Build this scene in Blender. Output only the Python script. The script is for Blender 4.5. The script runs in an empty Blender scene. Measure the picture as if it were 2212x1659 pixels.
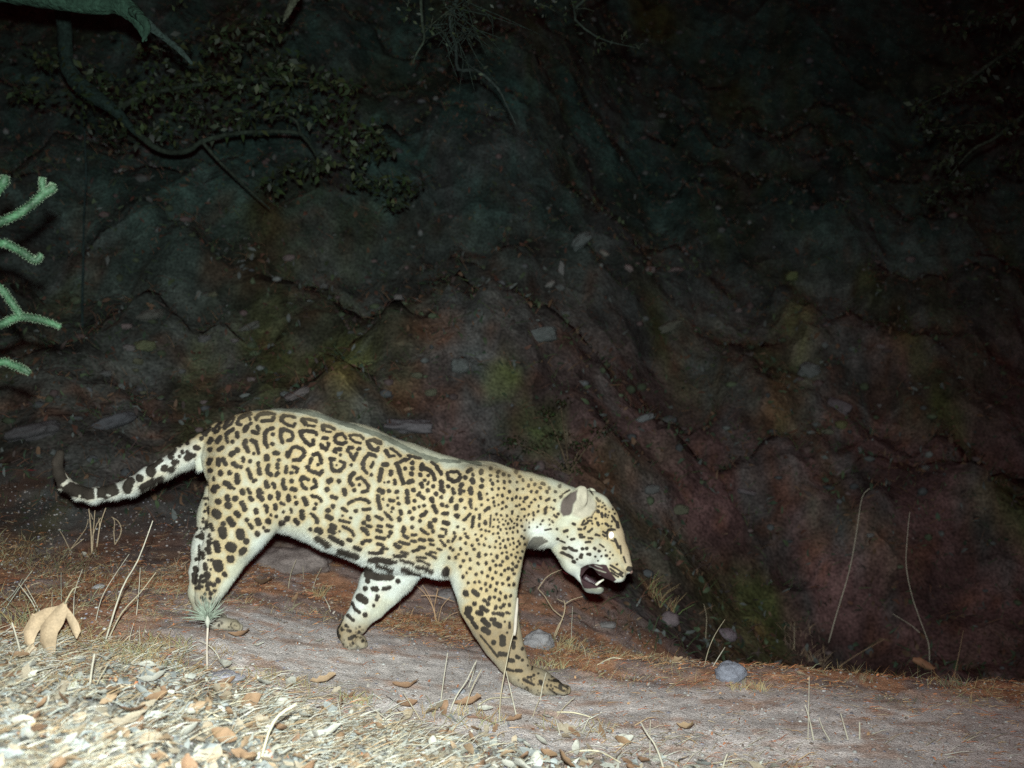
import bpy, math, random
import numpy as np
from mathutils import Vector, Matrix

random.seed(7); rng = np.random.default_rng(7)
scene = bpy.context.scene
COL = scene.collection

# ------------------------------------------------------------------ camera, night air, flash
F = 2372.0                      # focal length in pixels of a 2212 px wide frame
cam_data = bpy.data.cameras.new('trail_camera')
cam_data.sensor_width = 36.0
cam_data.lens = 36.0 * F / 2212.0
cam_data.clip_start = 0.05; cam_data.clip_end = 200
cam_data.dof.use_dof = True
cam_data.dof.focus_distance = 3.75
cam_data.dof.aperture_fstop = 2.6
cam = bpy.data.objects.new('trail_camera', cam_data); COL.objects.link(cam)
cam.location = (0, 0, 0); cam.rotation_euler = (math.radians(90), 0, 0)
scene.camera = cam

world = bpy.data.worlds.new('World'); scene.world = world; world.use_nodes = True
bg = world.node_tree.nodes['Background']
bg.inputs['Color'].default_value = (1.0, 0.17, 0.19, 1)
bg.inputs['Strength'].default_value = 0.065

fl = bpy.data.lights.new('camera_flash', 'SPOT')
fl.energy = 1360; fl.color = (0.91, 1.0, 0.96)
fl.spot_size = math.radians(89); fl.spot_blend = 1.0; fl.shadow_soft_size = 0.022
flash = bpy.data.objects.new('camera_flash', fl); COL.objects.link(flash)
flash.location = (-0.012, -0.01, 0.115)
flash.rotation_euler = Vector((-0.13, 1.0, -0.075)).to_track_quat('-Z', 'Y').to_euler()

vs = scene.view_settings
vs.view_transform = 'Standard'; vs.look = 'None'; vs.gamma = 1.0; vs.exposure = 0.0
vs.use_curve_mapping = False
scene.cycles.use_denoising = False
scene.cycles.max_bounces = 4; scene.cycles.diffuse_bounces = 2

# ------------------------------------------------------------------ helpers
def link(o, parent=None):
    COL.objects.link(o)
    if parent is not None: o.parent = parent
    return o
def tag(o, label=None, cat=None, group=None, kind=None):
    if label: o['label'] = label
    if cat: o['category'] = cat
    if group: o['group'] = group
    if kind: o['kind'] = kind
    return o
def empty(name, loc=(0, 0, 0)):
    o = bpy.data.objects.new(name, None); o.location = loc; o.empty_display_size = .05
    return link(o)
def mesh_np(name, V, faces, mat=None, colors=None, smooth=True, cname='tint'):
    """V (n,3), faces (m,k) all of one k"""
    V = np.asarray(V, np.float32); faces = np.asarray(faces, np.int32)
    me = bpy.data.meshes.new(name)
    n, m, k = len(V), len(faces), faces.shape[1]
    me.vertices.add(n); me.vertices.foreach_set('co', V.ravel())
    me.loops.add(m * k); me.loops.foreach_set('vertex_index', faces.ravel())
    me.polygons.add(m); me.polygons.foreach_set('loop_start', np.arange(m, dtype=np.int32) * k)
    try: me.polygons.foreach_set('loop_total', np.full(m, k, np.int32))
    except Exception: pass
    if smooth: me.polygons.foreach_set('use_smooth', np.ones(m, bool))
    me.update(calc_edges=True)
    if colors is not None:
        a = me.color_attributes.new(cname, 'FLOAT_COLOR', 'POINT')
        c = np.ones((n, 4), np.float32); c[:, :3] = colors
        a.data.foreach_set('color', c.ravel())
    if mat: me.materials.append(mat)
    return me
def add(name, me, parent=None, loc=None):
    o = bpy.data.objects.new(name, me)
    if loc is not None: o.location = loc
    return link(o, parent)

def P(px, py, y):                      # photograph measurement (2212 px wide) at distance y -> metres
    return np.array([(px - 1106.0) / F * y, y, -(py - 829.5) / F * y])

# value noise
def _h(ix, iy, iz, s):
    n = (ix * 374761393 + iy * 668265263 + iz * 2147483647 + s * 1274126177) & 0xffffffff
    n = ((n ^ (n >> 13)) * 1274126177) & 0xffffffff
    n = n ^ (n >> 16)
    return (n & 0xffff) / 65535.0
def vnoise(x, y, z=None, s=0):
    x = np.asarray(x, float); y = np.asarray(y, float)
    z = np.zeros_like(x) if z is None else np.asarray(z, float)
    ix, iy, iz = np.floor(x).astype(np.int64), np.floor(y).astype(np.int64), np.floor(z).astype(np.int64)
    fx, fy, fz = x - ix, y - iy, z - iz
    fx, fy, fz = [f * f * (3 - 2 * f) for f in (fx, fy, fz)]
    r = 0
    for dx in (0, 1):
        for dy in (0, 1):
            for dz in (0, 1):
                w = (fx if dx else 1 - fx) * (fy if dy else 1 - fy) * (fz if dz else 1 - fz)
                r = r + w * _h(ix + dx, iy + dy, iz + dz, s)
    return r
def fbm(x, y, z=None, s=0, o=4):
    a, r, t = 1.0, 0, 0
    for i in range(o):
        k = 2.03 ** i
        r = r + a * vnoise(x * k, y * k, None if z is None else z * k, s + i); t += a; a *= .5
    return r / t
def sstep(a, b, x):
    t = np.clip((x - a) / (b - a), 0, 1); return t * t * (3 - 2 * t)

# ------------------------------------------------------------------ materials
def nt(mat): return mat.node_tree.nodes, mat.node_tree.links
def mat_attr(name, attr='tint', rough=.85, spec=.25, n1=(40, .35), n2=(300, .3), bump=.3, bscale=120, bdist=.004, sheen=0, sss=0):
    m = bpy.data.materials.new(name); m.use_nodes = True
    N, L = nt(m); b = N['Principled BSDF']
    b.inputs['Roughness'].default_value = rough
    b.inputs['Specular IOR Level'].default_value = spec
    if sheen: b.inputs['Sheen Weight'].default_value = sheen
    a = N.new('ShaderNodeAttribute'); a.attribute_name = attr
    tc = N.new('ShaderNodeTexCoord')
    prev = a.outputs['Color']
    for sc_, amt in (n1, n2):
        if not amt: continue
        no = N.new('ShaderNodeTexNoise'); no.inputs['Scale'].default_value = sc_; no.inputs['Detail'].default_value = 3
        L.new(tc.outputs['Object'], no.inputs['Vector'])
        mr = N.new('ShaderNodeMapRange'); mr.inputs[1].default_value = .3; mr.inputs[2].default_value = .7
        mr.inputs[3].default_value = 1 - amt; mr.inputs[4].default_value = 1 + amt
        L.new(no.outputs['Fac'], mr.inputs[0])
        vm = N.new('ShaderNodeVectorMath'); vm.operation = 'SCALE'
        L.new(prev, vm.inputs[0]); L.new(mr.outputs[0], vm.inputs['Scale'])
        prev = vm.outputs[0]
    L.new(prev, b.inputs['Base Color'])
    if bump:
        no = N.new('ShaderNodeTexNoise'); no.inputs['Scale'].default_value = bscale; no.inputs['Detail'].default_value = 5
        L.new(tc.outputs['Object'], no.inputs['Vector'])
        bp = N.new('ShaderNodeBump'); bp.inputs['Strength'].default_value = bump; bp.inputs['Distance'].default_value = bdist
        L.new(no.outputs['Fac'], bp.inputs['Height']); L.new(bp.outputs[0], b.inputs['Normal'])
    return m
def mat_plain(name, col, rough=.8, spec=.3, **k):
    m = mat_attr(name, **{**dict(rough=rough, spec=spec), **k})
    N, L = nt(m)
    a = [n for n in N if n.type == 'ATTRIBUTE'][0]
    rgb = N.new('ShaderNodeRGB'); rgb.outputs[0].default_value = (*col, 1)
    for l in list(L):
        if l.from_node == a:
            to = l.to_socket; L.remove(l); L.new(rgb.outputs[0], to)
    N.remove(a)
    return m

M_ground = mat_attr('soil_and_litter', n1=(18, .2), n2=(220, .5), bump=.8, bscale=140, bdist=.006, rough=.95, spec=.15)
M_hill = mat_attr('hillside_soil', n1=(9.0, .35), n2=(60, .5), bump=.6, bscale=30, bdist=.02, rough=1, spec=.1)
def add_fracture(m, scale, dist, strength):
    N, L = nt(m); b = N['Principled BSDF']; old = b.inputs['Normal'].links[0].from_socket
    tc = N.new('ShaderNodeTexCoord'); no = N.new('ShaderNodeTexNoise'); no.inputs['Scale'].default_value = 2.2; no.inputs['Detail'].default_value = 4
    L.new(tc.outputs['Object'], no.inputs['Vector'])
    mx_ = N.new('ShaderNodeVectorMath'); mx_.operation = 'MULTIPLY_ADD'; mx_.inputs[1].default_value = (.5, .5, .5)
    L.new(no.outputs['Color'], mx_.inputs[0]); L.new(tc.outputs['Object'], mx_.inputs[2])
    vo = N.new('ShaderNodeTexVoronoi'); vo.inputs['Scale'].default_value = scale
    L.new(mx_.outputs[0], vo.inputs['Vector'])
    bp = N.new('ShaderNodeBump'); bp.inputs['Strength'].default_value = strength; bp.inputs['Distance'].default_value = dist
    L.new(vo.outputs['Distance'], bp.inputs['Height']); L.new(old, bp.inputs['Normal']); L.new(bp.outputs[0], b.inputs['Normal'])
    ob = b.inputs['Base Color'].links[0].from_socket; mr = N.new('ShaderNodeMapRange'); mr.inputs[3].default_value = .62; mr.inputs[4].default_value = 1.35
    L.new(vo.outputs['Color'], mr.inputs[0]); vm = N.new('ShaderNodeVectorMath'); vm.operation = 'SCALE'; L.new(ob, vm.inputs[0]); L.new(mr.outputs[0], vm.inputs['Scale']); L.new(vm.outputs[0], b.inputs['Base Color'])
add_fracture(M_hill, 3.2, .12, .5)
M_leafy = mat_attr('leaf_litter', n1=(30, .2), n2=(200, .15), bump=.3, bscale=60, rough=.75, spec=.3)
M_stone = mat_attr('stone', n1=(14, .3), n2=(110, .3), bump=.6, bscale=60, bdist=.01, rough=.9, spec=.2)
M_bark = mat_attr('bark', n1=(9, .35), n2=(60, .35), bump=1, bscale=45, bdist=.02, rough=.95, spec=.1)
M_coat = mat_attr('jaguar_coat', attr='coat', n1=(60, .07), n2=(500, .14), bump=.35, bscale=420, bdist=.003, rough=.9, spec=.08, sheen=.0)
M_cactus = mat_attr('cactus_skin', n1=(30, .2), n2=(120, .2), bump=.4, bscale=150, rough=.6, spec=.3)

# ------------------------------------------------------------------ terrain
def terr(x, y):
    q = fbm(x * 1.1 + 3, y * 1.3, s=47, o=3) * 7; f_ = np.floor(q)
    return .95 * ((f_ + sstep(.55, 1, q - f_)) / 7 - .5)
def H(x, y):
    x = np.asarray(x, float); y = np.asarray(y, float)
    zt = np.interp(x, [-6, -3, -1.7, -1, -.55, .12, 1, 1.8, 3, 8], [-.57, -.68, -.76, -.832, -.942, -1.060, -1.085, -1.125, -1.24, -1.5])
    d = 3.25 - y + .12 * (fbm(x * 2.2, y * 0 + 3, s=5) - .5)
    d = np.where(d > 0, d, 0) ; d = np.sqrt(d * d + .02) - math.sqrt(.02)
    rate = np.interp(x, [-3, -.8, 0, 1, 2.5], [.17, .125, .10, .05, .02])
    z = zt + rate * d
    edge = 4.12 + .10 * (fbm(x * 3, x * 0 + 9, s=11) - .5) * 2
    z = z - .5 * sstep(edge, edge + .9, y) * sstep(.15, 1.5, x) - .06 * sstep(4.2, 5.0, y) * sstep(-1.2, 0, x)
    yh = 5.15 + .55 * sstep(-.5, 1.6, x) + .5 * (fbm(x * .7 + 4, x * 0, s=3) - .5)
    t = (y - yh); s = .5 * (t + np.sqrt(t * t + .25)) - .1
    s = np.where(y < 4.3, 0, np.maximum(s, 0)) * sstep(4.2, 5.0, y)
    z = z + s * (.72 + .045 * np.minimum(s, 8))
    hill = sstep(5.0, 7.0, y)
    z = z + hill * (.5 * (fbm(x * .55, y * .55, s=21) - .5) + .42 * (fbm(x * 1.6, y * 1.6, s=31) - .5) + .26 * (fbm(x * 4, y * 4, s=37, o=4) - .5) + terr(x, y) - .35 * np.abs(fbm(x * 1.1 + 7, y * 1.1, s=39, o=4) - .5))
    nearrough = 1 - .75 * sstep(-.35, .05, trail_mask(x, y) - .5)
    z = z + (1 - hill) * nearrough * (.05 * (fbm(x * 5, y * 5, s=41) - .5) + .022 * (fbm(x * 22, y * 22, s=43, o=3) - .5))
    return z
def trail_mask(x, y):
    w = .10 * (fbm(x * 2.5, y * 2.5, s=61) - .5) * 2
    lo = np.interp(x, [-3, -1.1, -.6, 0, .8, 2, 3], [3.75, 3.45, 3.12, 3.12, 2.95, 2.7, 2.6]) + w
    hi = np.interp(x, [-3, -1.1, -.5, .3, 1.2, 3], [3.95, 4.15, 4.25, 4.0, 3.85, 3.9]) + w
    return sstep(lo - .2, lo + .16, y) * (1 - sstep(hi - .2, hi + .16, y)) * sstep(-1.45, -.95, x + w)

def hit(px, py):
    """where the line of sight through a measured point meets the ground"""
    ys = np.arange(1.2, 17, .01)
    xs = (px - 1106.) / F * ys; zs = -(py - 829.5) / F * ys
    b = np.nonzero(H(xs, ys) >= zs)[0]
    y = ys[b[0]] if len(b) else 12.0
    x = (px - 1106.) / F * y
    return np.array([x, y, float(H(x, y))])

def grid_patch(xs, ys):
    X, Y = np.meshgrid(xs, ys); Z = H(X, Y)
    V = np.stack([X, Y, Z], -1).reshape(-1, 3)
    nx, ny = len(xs), len(ys)
    i = np.arange(nx - 1); j = np.arange(ny - 1)
    I, J = np.meshgrid(i, j); a = (J * nx + I).ravel()
    return V, np.stack([a, a + 1, a + nx + 1, a + nx], -1)

# hillside, and the ground either side of the patch above
def hill_color(V):
    x, y, z = V.T
    n = fbm(x * 1.3, y * 1.3, z * 1.3, s=81)[:, None]; m = fbm(x * 2.2, y * 2.2, z * 1.1, s=83)[:, None]
    k = fbm(x * 7, y * 7, z * 7, s=85, o=3)[:, None]
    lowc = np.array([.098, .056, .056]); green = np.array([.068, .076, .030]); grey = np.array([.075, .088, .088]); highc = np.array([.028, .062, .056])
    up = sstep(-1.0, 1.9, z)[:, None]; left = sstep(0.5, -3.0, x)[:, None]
    c = lowc * (1 - up) + highc * up  # soil tone, with haze and a teal-to-maroon cast painted in
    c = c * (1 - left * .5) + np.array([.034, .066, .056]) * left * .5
    st = fbm(x * 2.6 + .5 * z, z * .55 + y * .3, s=87)[:, None]; st2 = fbm(x * 5 + z, z * 1.1, s=88)[:, None]
    g = sstep(.50, .70, n) * .5 + sstep(.56, .70, st) * .6; g = np.clip(g, 0, 1)
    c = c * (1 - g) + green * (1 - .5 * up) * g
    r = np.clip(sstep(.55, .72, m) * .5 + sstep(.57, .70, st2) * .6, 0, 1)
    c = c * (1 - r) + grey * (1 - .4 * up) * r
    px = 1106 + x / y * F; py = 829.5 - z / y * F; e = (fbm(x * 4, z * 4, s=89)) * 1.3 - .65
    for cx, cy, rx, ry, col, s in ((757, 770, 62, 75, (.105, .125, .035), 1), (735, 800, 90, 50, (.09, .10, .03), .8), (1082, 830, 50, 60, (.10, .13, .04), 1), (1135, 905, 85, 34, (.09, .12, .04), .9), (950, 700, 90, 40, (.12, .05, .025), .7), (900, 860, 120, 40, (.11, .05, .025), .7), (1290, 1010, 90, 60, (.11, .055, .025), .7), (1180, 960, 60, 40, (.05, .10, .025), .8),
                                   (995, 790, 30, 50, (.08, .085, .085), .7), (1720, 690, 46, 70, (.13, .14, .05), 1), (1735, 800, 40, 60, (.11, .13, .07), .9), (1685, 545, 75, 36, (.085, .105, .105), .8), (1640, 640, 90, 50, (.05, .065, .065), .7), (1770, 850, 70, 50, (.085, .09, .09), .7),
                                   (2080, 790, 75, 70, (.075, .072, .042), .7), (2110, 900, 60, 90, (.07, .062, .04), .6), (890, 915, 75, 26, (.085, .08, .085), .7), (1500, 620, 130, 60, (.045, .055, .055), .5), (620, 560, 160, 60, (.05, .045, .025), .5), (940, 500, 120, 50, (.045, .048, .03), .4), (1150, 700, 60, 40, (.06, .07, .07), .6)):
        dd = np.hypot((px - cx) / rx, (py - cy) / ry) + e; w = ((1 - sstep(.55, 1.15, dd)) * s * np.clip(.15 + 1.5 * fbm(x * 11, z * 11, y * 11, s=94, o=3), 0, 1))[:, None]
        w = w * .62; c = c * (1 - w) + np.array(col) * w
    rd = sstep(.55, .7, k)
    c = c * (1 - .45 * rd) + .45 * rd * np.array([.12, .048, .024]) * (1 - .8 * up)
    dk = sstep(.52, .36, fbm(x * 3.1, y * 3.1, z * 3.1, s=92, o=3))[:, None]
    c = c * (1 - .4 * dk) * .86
    return c
def ground_color(V):
    x, y, z = V.T
    n = fbm(x * 6, y * 6, s=71)[:, None]; n2 = fbm(x * 40, y * 40, s=72, o=2)[:, None]
    dirt = np.array([.60, .55, .53]); litter = np.array([.38, .20, .12]); soil = np.array([.25, .185, .165]); bank = np.array([.24, .235, .21])
    t = trail_mask(x, y)[:, None]
    fore = (1 - sstep(2.7, 3.3, y))[:, None]
    base = soil * (1 - sstep(.42, .6, n)) + litter * sstep(.42, .6, n)
    base = base * (1 - fore) + (bank * (.6 + .6 * n)) * fore
    n3 = fbm(x * 9, y * 14, s=73, o=3)[:, None]; pt = sstep(.55, .72, n3) * .55
    c = base * (1 - t) + (dirt * (1 - pt) + litter * pt) * (.72 + .5 * n) * t
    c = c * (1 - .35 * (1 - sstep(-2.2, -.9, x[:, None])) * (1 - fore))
    far = sstep(4.45, 5.5, y + .35 * (n[:, 0] - .5) + .6 * sstep(-.6, -1.6, x) - .35)[:, None]
    c = c * (.75 + .5 * n2)
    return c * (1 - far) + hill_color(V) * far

xs = np.arange(-3.6, 3.61, .018); ys = np.arange(.6, 5.5001, .0196)
V, Q = grid_patch(xs, ys)
cq = V[Q].mean(1); tm = trail_mask(cq[:, 0], cq[:, 1]) > .5
def sub(V, Q, mask):
    q = Q[mask]; u, inv = np.unique(q, return_inverse=True)
    return V[u], inv.reshape(q.shape)
Vc = ground_color(V)
for nm, mk in (('ground', ~tm), ('trail', tm)):
    q = Q[mk]; u, inv = np.unique(q, return_inverse=True)
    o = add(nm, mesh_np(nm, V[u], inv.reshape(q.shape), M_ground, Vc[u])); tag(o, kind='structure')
o_ = [o for o in COL.objects if o.name == 'trail'][0]

parts = []
for xa, xb, ya, yb, st in ((-10, 10.01, 5.5 - .0196 * 0, 18.6, .07),):
    xs2 = np.arange(xa, xb, st); ys2 = np.concatenate([[ys[-1]], np.arange(ys[-1] + .06, yb, .06)])
    V2, Q2 = grid_patch(xs2, ys2)
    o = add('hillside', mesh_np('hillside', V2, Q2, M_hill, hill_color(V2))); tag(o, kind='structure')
for xa, xb in ((-10, xs[0]), (xs[-1], 10.0)):
    V2, Q2 = grid_patch(np.linspace(xa, xb, 60), np.concatenate([np.linspace(-4, .6, 40), ys[1::4], [ys[-1]]]))
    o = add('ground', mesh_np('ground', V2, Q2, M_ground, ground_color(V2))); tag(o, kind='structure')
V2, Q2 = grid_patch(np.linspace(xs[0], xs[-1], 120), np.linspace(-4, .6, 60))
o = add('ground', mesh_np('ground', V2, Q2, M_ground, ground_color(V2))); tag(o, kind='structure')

# ------------------------------------------------------------------ generic builders
def tube(pts, rad, seg=7, cap=True, jitter=0, sub=1):
    pts = np.asarray(pts, float); rad = np.asarray(rad, float)
    if sub > 1:   # catmull resample
        t = np.arange(len(pts)); tt = np.linspace(0, len(pts) - 1, (len(pts) - 1) * sub + 1)
        out = []
        for s in tt:
            i = min(int(s), len(pts) - 2); f = s - i
            p0, p1, p2, p3 = pts[max(i - 1, 0)], pts[i], pts[i + 1], pts[min(i + 2, len(pts) - 1)]
            out.append(.5 * ((2 * p1) + (-p0 + p2) * f + (2 * p0 - 5 * p1 + 4 * p2 - p3) * f * f + (-p0 + 3 * p1 - 3 * p2 + p3) * f ** 3))
        rad = np.interp(tt, t, rad); pts = np.array(out)
    n = len(pts); T = np.gradient(pts, axis=0); T /= np.linalg.norm(T, axis=1)[:, None] + 1e-9
    up = np.array([.13, 1, .21]) if abs(T[0][1]) < .9 else np.array([1, .1, .1])
    V = []
    for i in range(n):
        a = np.cross(T[i], up); a /= np.linalg.norm(a) + 1e-9; b = np.cross(T[i], a)
        for k in range(seg):
            th = 2 * math.pi * k / seg
            r = rad[i] * (1 + jitter * (random.random() - .5))
            V.append(pts[i] + r * (math.cos(th) * a + math.sin(th) * b))
    Fq = []
    for i in range(n - 1):
        for k in range(seg):
            k2 = (k + 1) % seg
            Fq.append((i * seg + k, i * seg + k2, (i + 1) * seg + k2, (i + 1) * seg + k))
    if cap:
        V.append(pts[0] - T[0] * rad[0] * .4); V.append(pts[-1] + T[-1] * rad[-1] * .6)
        c0, c1 = len(V) - 2, len(V) - 1
        for k in range(seg):
            k2 = (k + 1) % seg
            Fq.append((c0, k2, k, k)); Fq.append((c1, (n - 1) * seg + k, (n - 1) * seg + k2, (n - 1) * seg + k2))
    return np.array(V), Fq
def pymesh(name, V, Fs, mat, col=None, smooth=True):
    me = bpy.data.meshes.new(name)
    Fs = [tuple(dict.fromkeys(f)) for f in Fs]
    me.from_pydata([tuple(map(float, v)) for v in V], [], Fs)
    if smooth: me.polygons.foreach_set('use_smooth', [True] * len(me.polygons))
    if col is not None:
        col = np.asarray(col, float)
        if col.ndim == 1: col = np.tile(col, (len(V), 1))
        a = me.color_attributes.new('tint', 'FLOAT_COLOR', 'POINT')
        c = np.ones((len(V), 4), np.float32); c[:, :3] = col; a.data.foreach_set('color', c.ravel())
    if mat: me.materials.append(mat)
    me.update()
    return me
def merge(items):
    Vs, Fs, Cs, o = [], [], [], 0
    for V, Fq, c in items:
        V = np.asarray(V, float)
        Vs.append(V); Fs += [tuple(i + o for i in f) for f in Fq]
        c = np.asarray(c, float); Cs.append(np.tile(c, (len(V), 1)) if c.ndim == 1 else c); o += len(V)
    return np.concatenate(Vs), Fs, np.concatenate(Cs)
# ------------------------------------------------------------------ the jaguar
JY = 3.80; SC = JY / F
# limbs and trunk as tapered masses: (x, y of a, depth offset, radius) pairs in measured units
LINKS = []
def chain(pts, lat=1.0, k=.030):
    """pts: (px, py, depth offset m, radius px)"""
    for a, b in zip(pts[:-1], pts[1:]): LINKS.append((a, b, lat, k))
chain([(546, 994, 0, 104), (600, 1006, 0, 118), (640, 1016, 0, 128), (750, 1054, 0, 136), (860, 1096, 0, 136), (955, 1117, 0, 123), (1040, 1108, 0, 101)], .68, .03)
chain([(600, 995, 0, 84), (524, 985, 0, 82)], .80, .02)
# withers, shoulder blade, neck
chain([(985, 1070, 0, 70), (1050, 1078, 0, 72), (1130, 1098, 0, 74), (1190, 1110, 0, 66), (1235, 1118, 0, 58)], .78, .035)
# near hind
chain([(535, 1010, -.075, 80), (534, 1075, -.085, 79), (508, 1150, -.09, 60), (479, 1210, -.09, 44), (457, 1258, -.09, 33), (445, 1294, -.09, 21)], .68, .028)
chain([(560, 1080, -.07, 66), (548, 1120, -.085, 52)], .7, .03)
chain([(441, 1292, -.09, 20), (452, 1322, -.09, 15), (464, 1343, -.09, 15)], .85, .010)
chain([(462, 1344, -.09, 14), (504, 1350, -.092, 12)], 1.5, .008)
# far hind
chain([(520, 1040, .08, 68), (488, 1120, .09, 58), (456, 1185, .10, 40), (436, 1235, .10, 25), (428, 1280, .10, 19), (436, 1325, .10, 18)], .7, .02)
chain([(436, 1328, .10, 17), (478, 1338, .10, 13)], 1.5, .006)
# near front
chain([(1035, 1100, -.075, 92), (1046, 1165, -.085, 88), (1048, 1230, -.085, 72), (1054, 1300, -.08, 57), (1070, 1345, -.08, 47), (1089, 1390, -.08, 37), (1108, 1428, -.08, 29), (1128, 1458, -.08, 24)], .66, .030)
chain([(1120, 1454, -.08, 25), (1165, 1474, -.082, 25), (1200, 1484, -.082, 17)], 1.25, .010)
# far front, pushing off
chain([(880, 1190, .06, 60), (850, 1232, .075, 52), (822, 1268, .08, 45), (797, 1305, .08, 36), (770, 1342, .08, 26), (751, 1364, .08, 24)], .72, .016)
chain([(749, 1366, .08, 22), (757, 1384, .08, 18), (778, 1387, .08, 14)], 1.35, .006)
# tail
chain([(520, 950, .0, 46), (478, 945, .01, 32), (439, 967, .02, 28), (400, 986, .05, 24), (354, 1012, .08, 20.5), (319, 1031, .11, 18.5), (285, 1050, .14, 16.5), (250, 1062, .17, 16), (206, 1070, .20, 15.5), (172, 1064, .23, 15), (141, 1045, .26, 14), (127, 1022, .28, 12.5), (124, 1000, .29, 10.5), (130, 980, .30, 8)], 1, .014)
# head
chain([(1266, 1116, 0, 54), (1276, 1126, 0, 52)], .95, .03)
chain([(1279, 1106, 0, 43), (1297, 1128, 0, 38), (1312, 1160, 0, 35), (1328, 1196, 0, 30), (1343, 1222, 0, 21)], .88, .014)
chain([(1246, 1140, -.03, 50), (1262, 1185, -.035, 40)], .8, .02)
chain([(1246, 1140, .03, 48), (1262, 1185, .035, 38)], .8, .02)
chain([(1285, 1190, 0, 37), (1315, 1210, 0, 31)], 1.0, .014)
chain([(1307, 1222, -.020, 25), (1334, 1240, -.018, 20)], 1.0, .008)
chain([(1307, 1222, .020, 25), (1334, 1240, .018, 20)], 1.0, .008)
chain([(1352, 1205, 0, 9), (1359, 1231, 0, 9)], 1.5, .006)
chain([(1222, 1176, 0, 30), (1242, 1212, 0, 27), (1260, 1240, 0, 15.5), (1275, 1265, 0, 14.5), (1292, 1269, 0, 14)], 1.15, .010)
chain([(1303, 1118, -.045, 9), (1322, 1139, -.037, 8)], 1.0, .008)      # brow
chain([(1308, 1172, -.035, 11), (1325, 1190, -.028, 9)], 1.0, .010)      # cheek bone
chain([(431, 996, -.01, 8), (432, 1010, -.01, 8)], 1, .004)
# ears
chain([(1238, 1092, -.070, 24), (1250, 1074, -.078, 20), (1258, 1060, -.080, 12.5)], .62, .008)
chain([(1262, 1086, .055, 20), (1277, 1066, .065, 13)], .6, .008)
# toes
for j, dy in enumerate((-.040, -.014, .013, .038)):
    chain([(1192, 1482, -.082 + dy, 12), (1224 - 7 * (j in (0, 3)), 1490, -.082 + dy * 1.15, 11)], 1, .003)
    chain([(506, 1351, -.092 + dy * .8, 9), (517 - 5 * (j in (0, 3)), 1355, -.092 + dy * .9, 7.5)], 1, .003)
    chain([(776, 1385, .08 + dy * .8, 10), (786 - 4 * (j in (0, 3)), 1391, .08 + dy * .9, 9)], 1, .003)
    chain([(474, 1338, .10 + dy * .8, 9), (486, 1344, .10 + dy * .9, 8)], 1, .003)
CUTS = [  # open mouth, ear hollow
    ((1270, 1240, 0, 11), (1314, 1264, 0, 10), 4.0, .004),
    ((1262, 1244, 0, 8), (1298, 1254, 0, 9.5), 4.0, .004),
]
EARCUT = [((1263, 1094, -.112, 15), (1262, 1068, -.106, 10), 1.0, .004)]

hgrid = .0040
lo = P(92, 1512, JY); hi = P(1392, 872, JY)
x0, x1, z0, z1 = lo[0] - .14, hi[0] + .01, lo[2] - .02, hi[2] + .02
y0, y1 = JY - .25, JY + .36
gx = np.arange(x0, x1, hgrid); gy = np.arange(y0, y1, hgrid); gz = np.arange(z0, z1, hgrid)
D = np.full((len(gx), len(gy), len(gz)), .5, np.float32)
def prim(p, lat, k, cut=False):
    (ax, ay, ao, ar), (bx, by, bo, br) = p
    a = P(ax, ay, JY); b = P(bx, by, JY); a[1] += ao; b[1] += bo
    # keep the measured silhouette when a mass lies nearer or farther than the mid plane
    a[0] *= a[1] / JY; a[2] *= a[1] / JY; b[0] *= b[1] / JY; b[2] *= b[1] / JY
    ra, rb = ar * SC * a[1] / JY, br * SC * b[1] / JY
    pad = k * 1.3 + .012
    bl = np.minimum(a - np.array([ra, ra * max(lat, .3), ra]), b - np.array([rb, rb * max(lat, .3), rb])) - pad
    bh = np.maximum(a + np.array([ra, ra * max(lat, .3), ra]), b + np.array([rb, rb * max(lat, .3), rb])) + pad
    ix = slice(*np.clip(np.searchsorted(gx, [bl[0], bh[0]]), 0, len(gx)))
    iy = slice(*np.clip(np.searchsorted(gy, [bl[1], bh[1]]), 0, len(gy)))
    iz = slice(*np.clip(np.searchsorted(gz, [bl[2], bh[2]]), 0, len(gz)))
    X = gx[ix][:, None, None].astype(np.float32); Y = gy[iy][None, :, None].astype(np.float32); Z = gz[iz][None, None, :].astype(np.float32)
    s = np.array([1, 1 / lat, 1]); A = a * s; B = b * s; AB = B - A
    dx, dy, dz = X - A[0], Y / lat - A[1], Z - A[2]
    t = np.clip((dx * AB[0] + dy * AB[1] + dz * AB[2]) / (AB @ AB + 1e-12), 0, 1)
    d = np.sqrt((dx - t * AB[0]) ** 2 + (dy - t * AB[1]) ** 2 + (dz - t * AB[2]) ** 2) - (ra + (rb - ra) * t)
    d = (d * min(1, lat ** .5)).astype(np.float32)
    c = D[ix, iy, iz]
    if cut:
        d = -d; hh = np.maximum(k - np.abs(d - c), 0) / k
        D[ix, iy, iz] = np.maximum(c, d) + hh * hh * k * .25
    else:
        hh = np.maximum(k - np.abs(d - c), 0) / k
        D[ix, iy, iz] = np.minimum(c, d) - hh * hh * k * .25
for a, b, lat, k in LINKS: prim((a, b), lat, k)
for a, b, lat, k in CUTS: prim((a, b), lat, k, True)
for a, b, lat, k in EARCUT: prim((a, b), lat, k, True)

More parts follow.
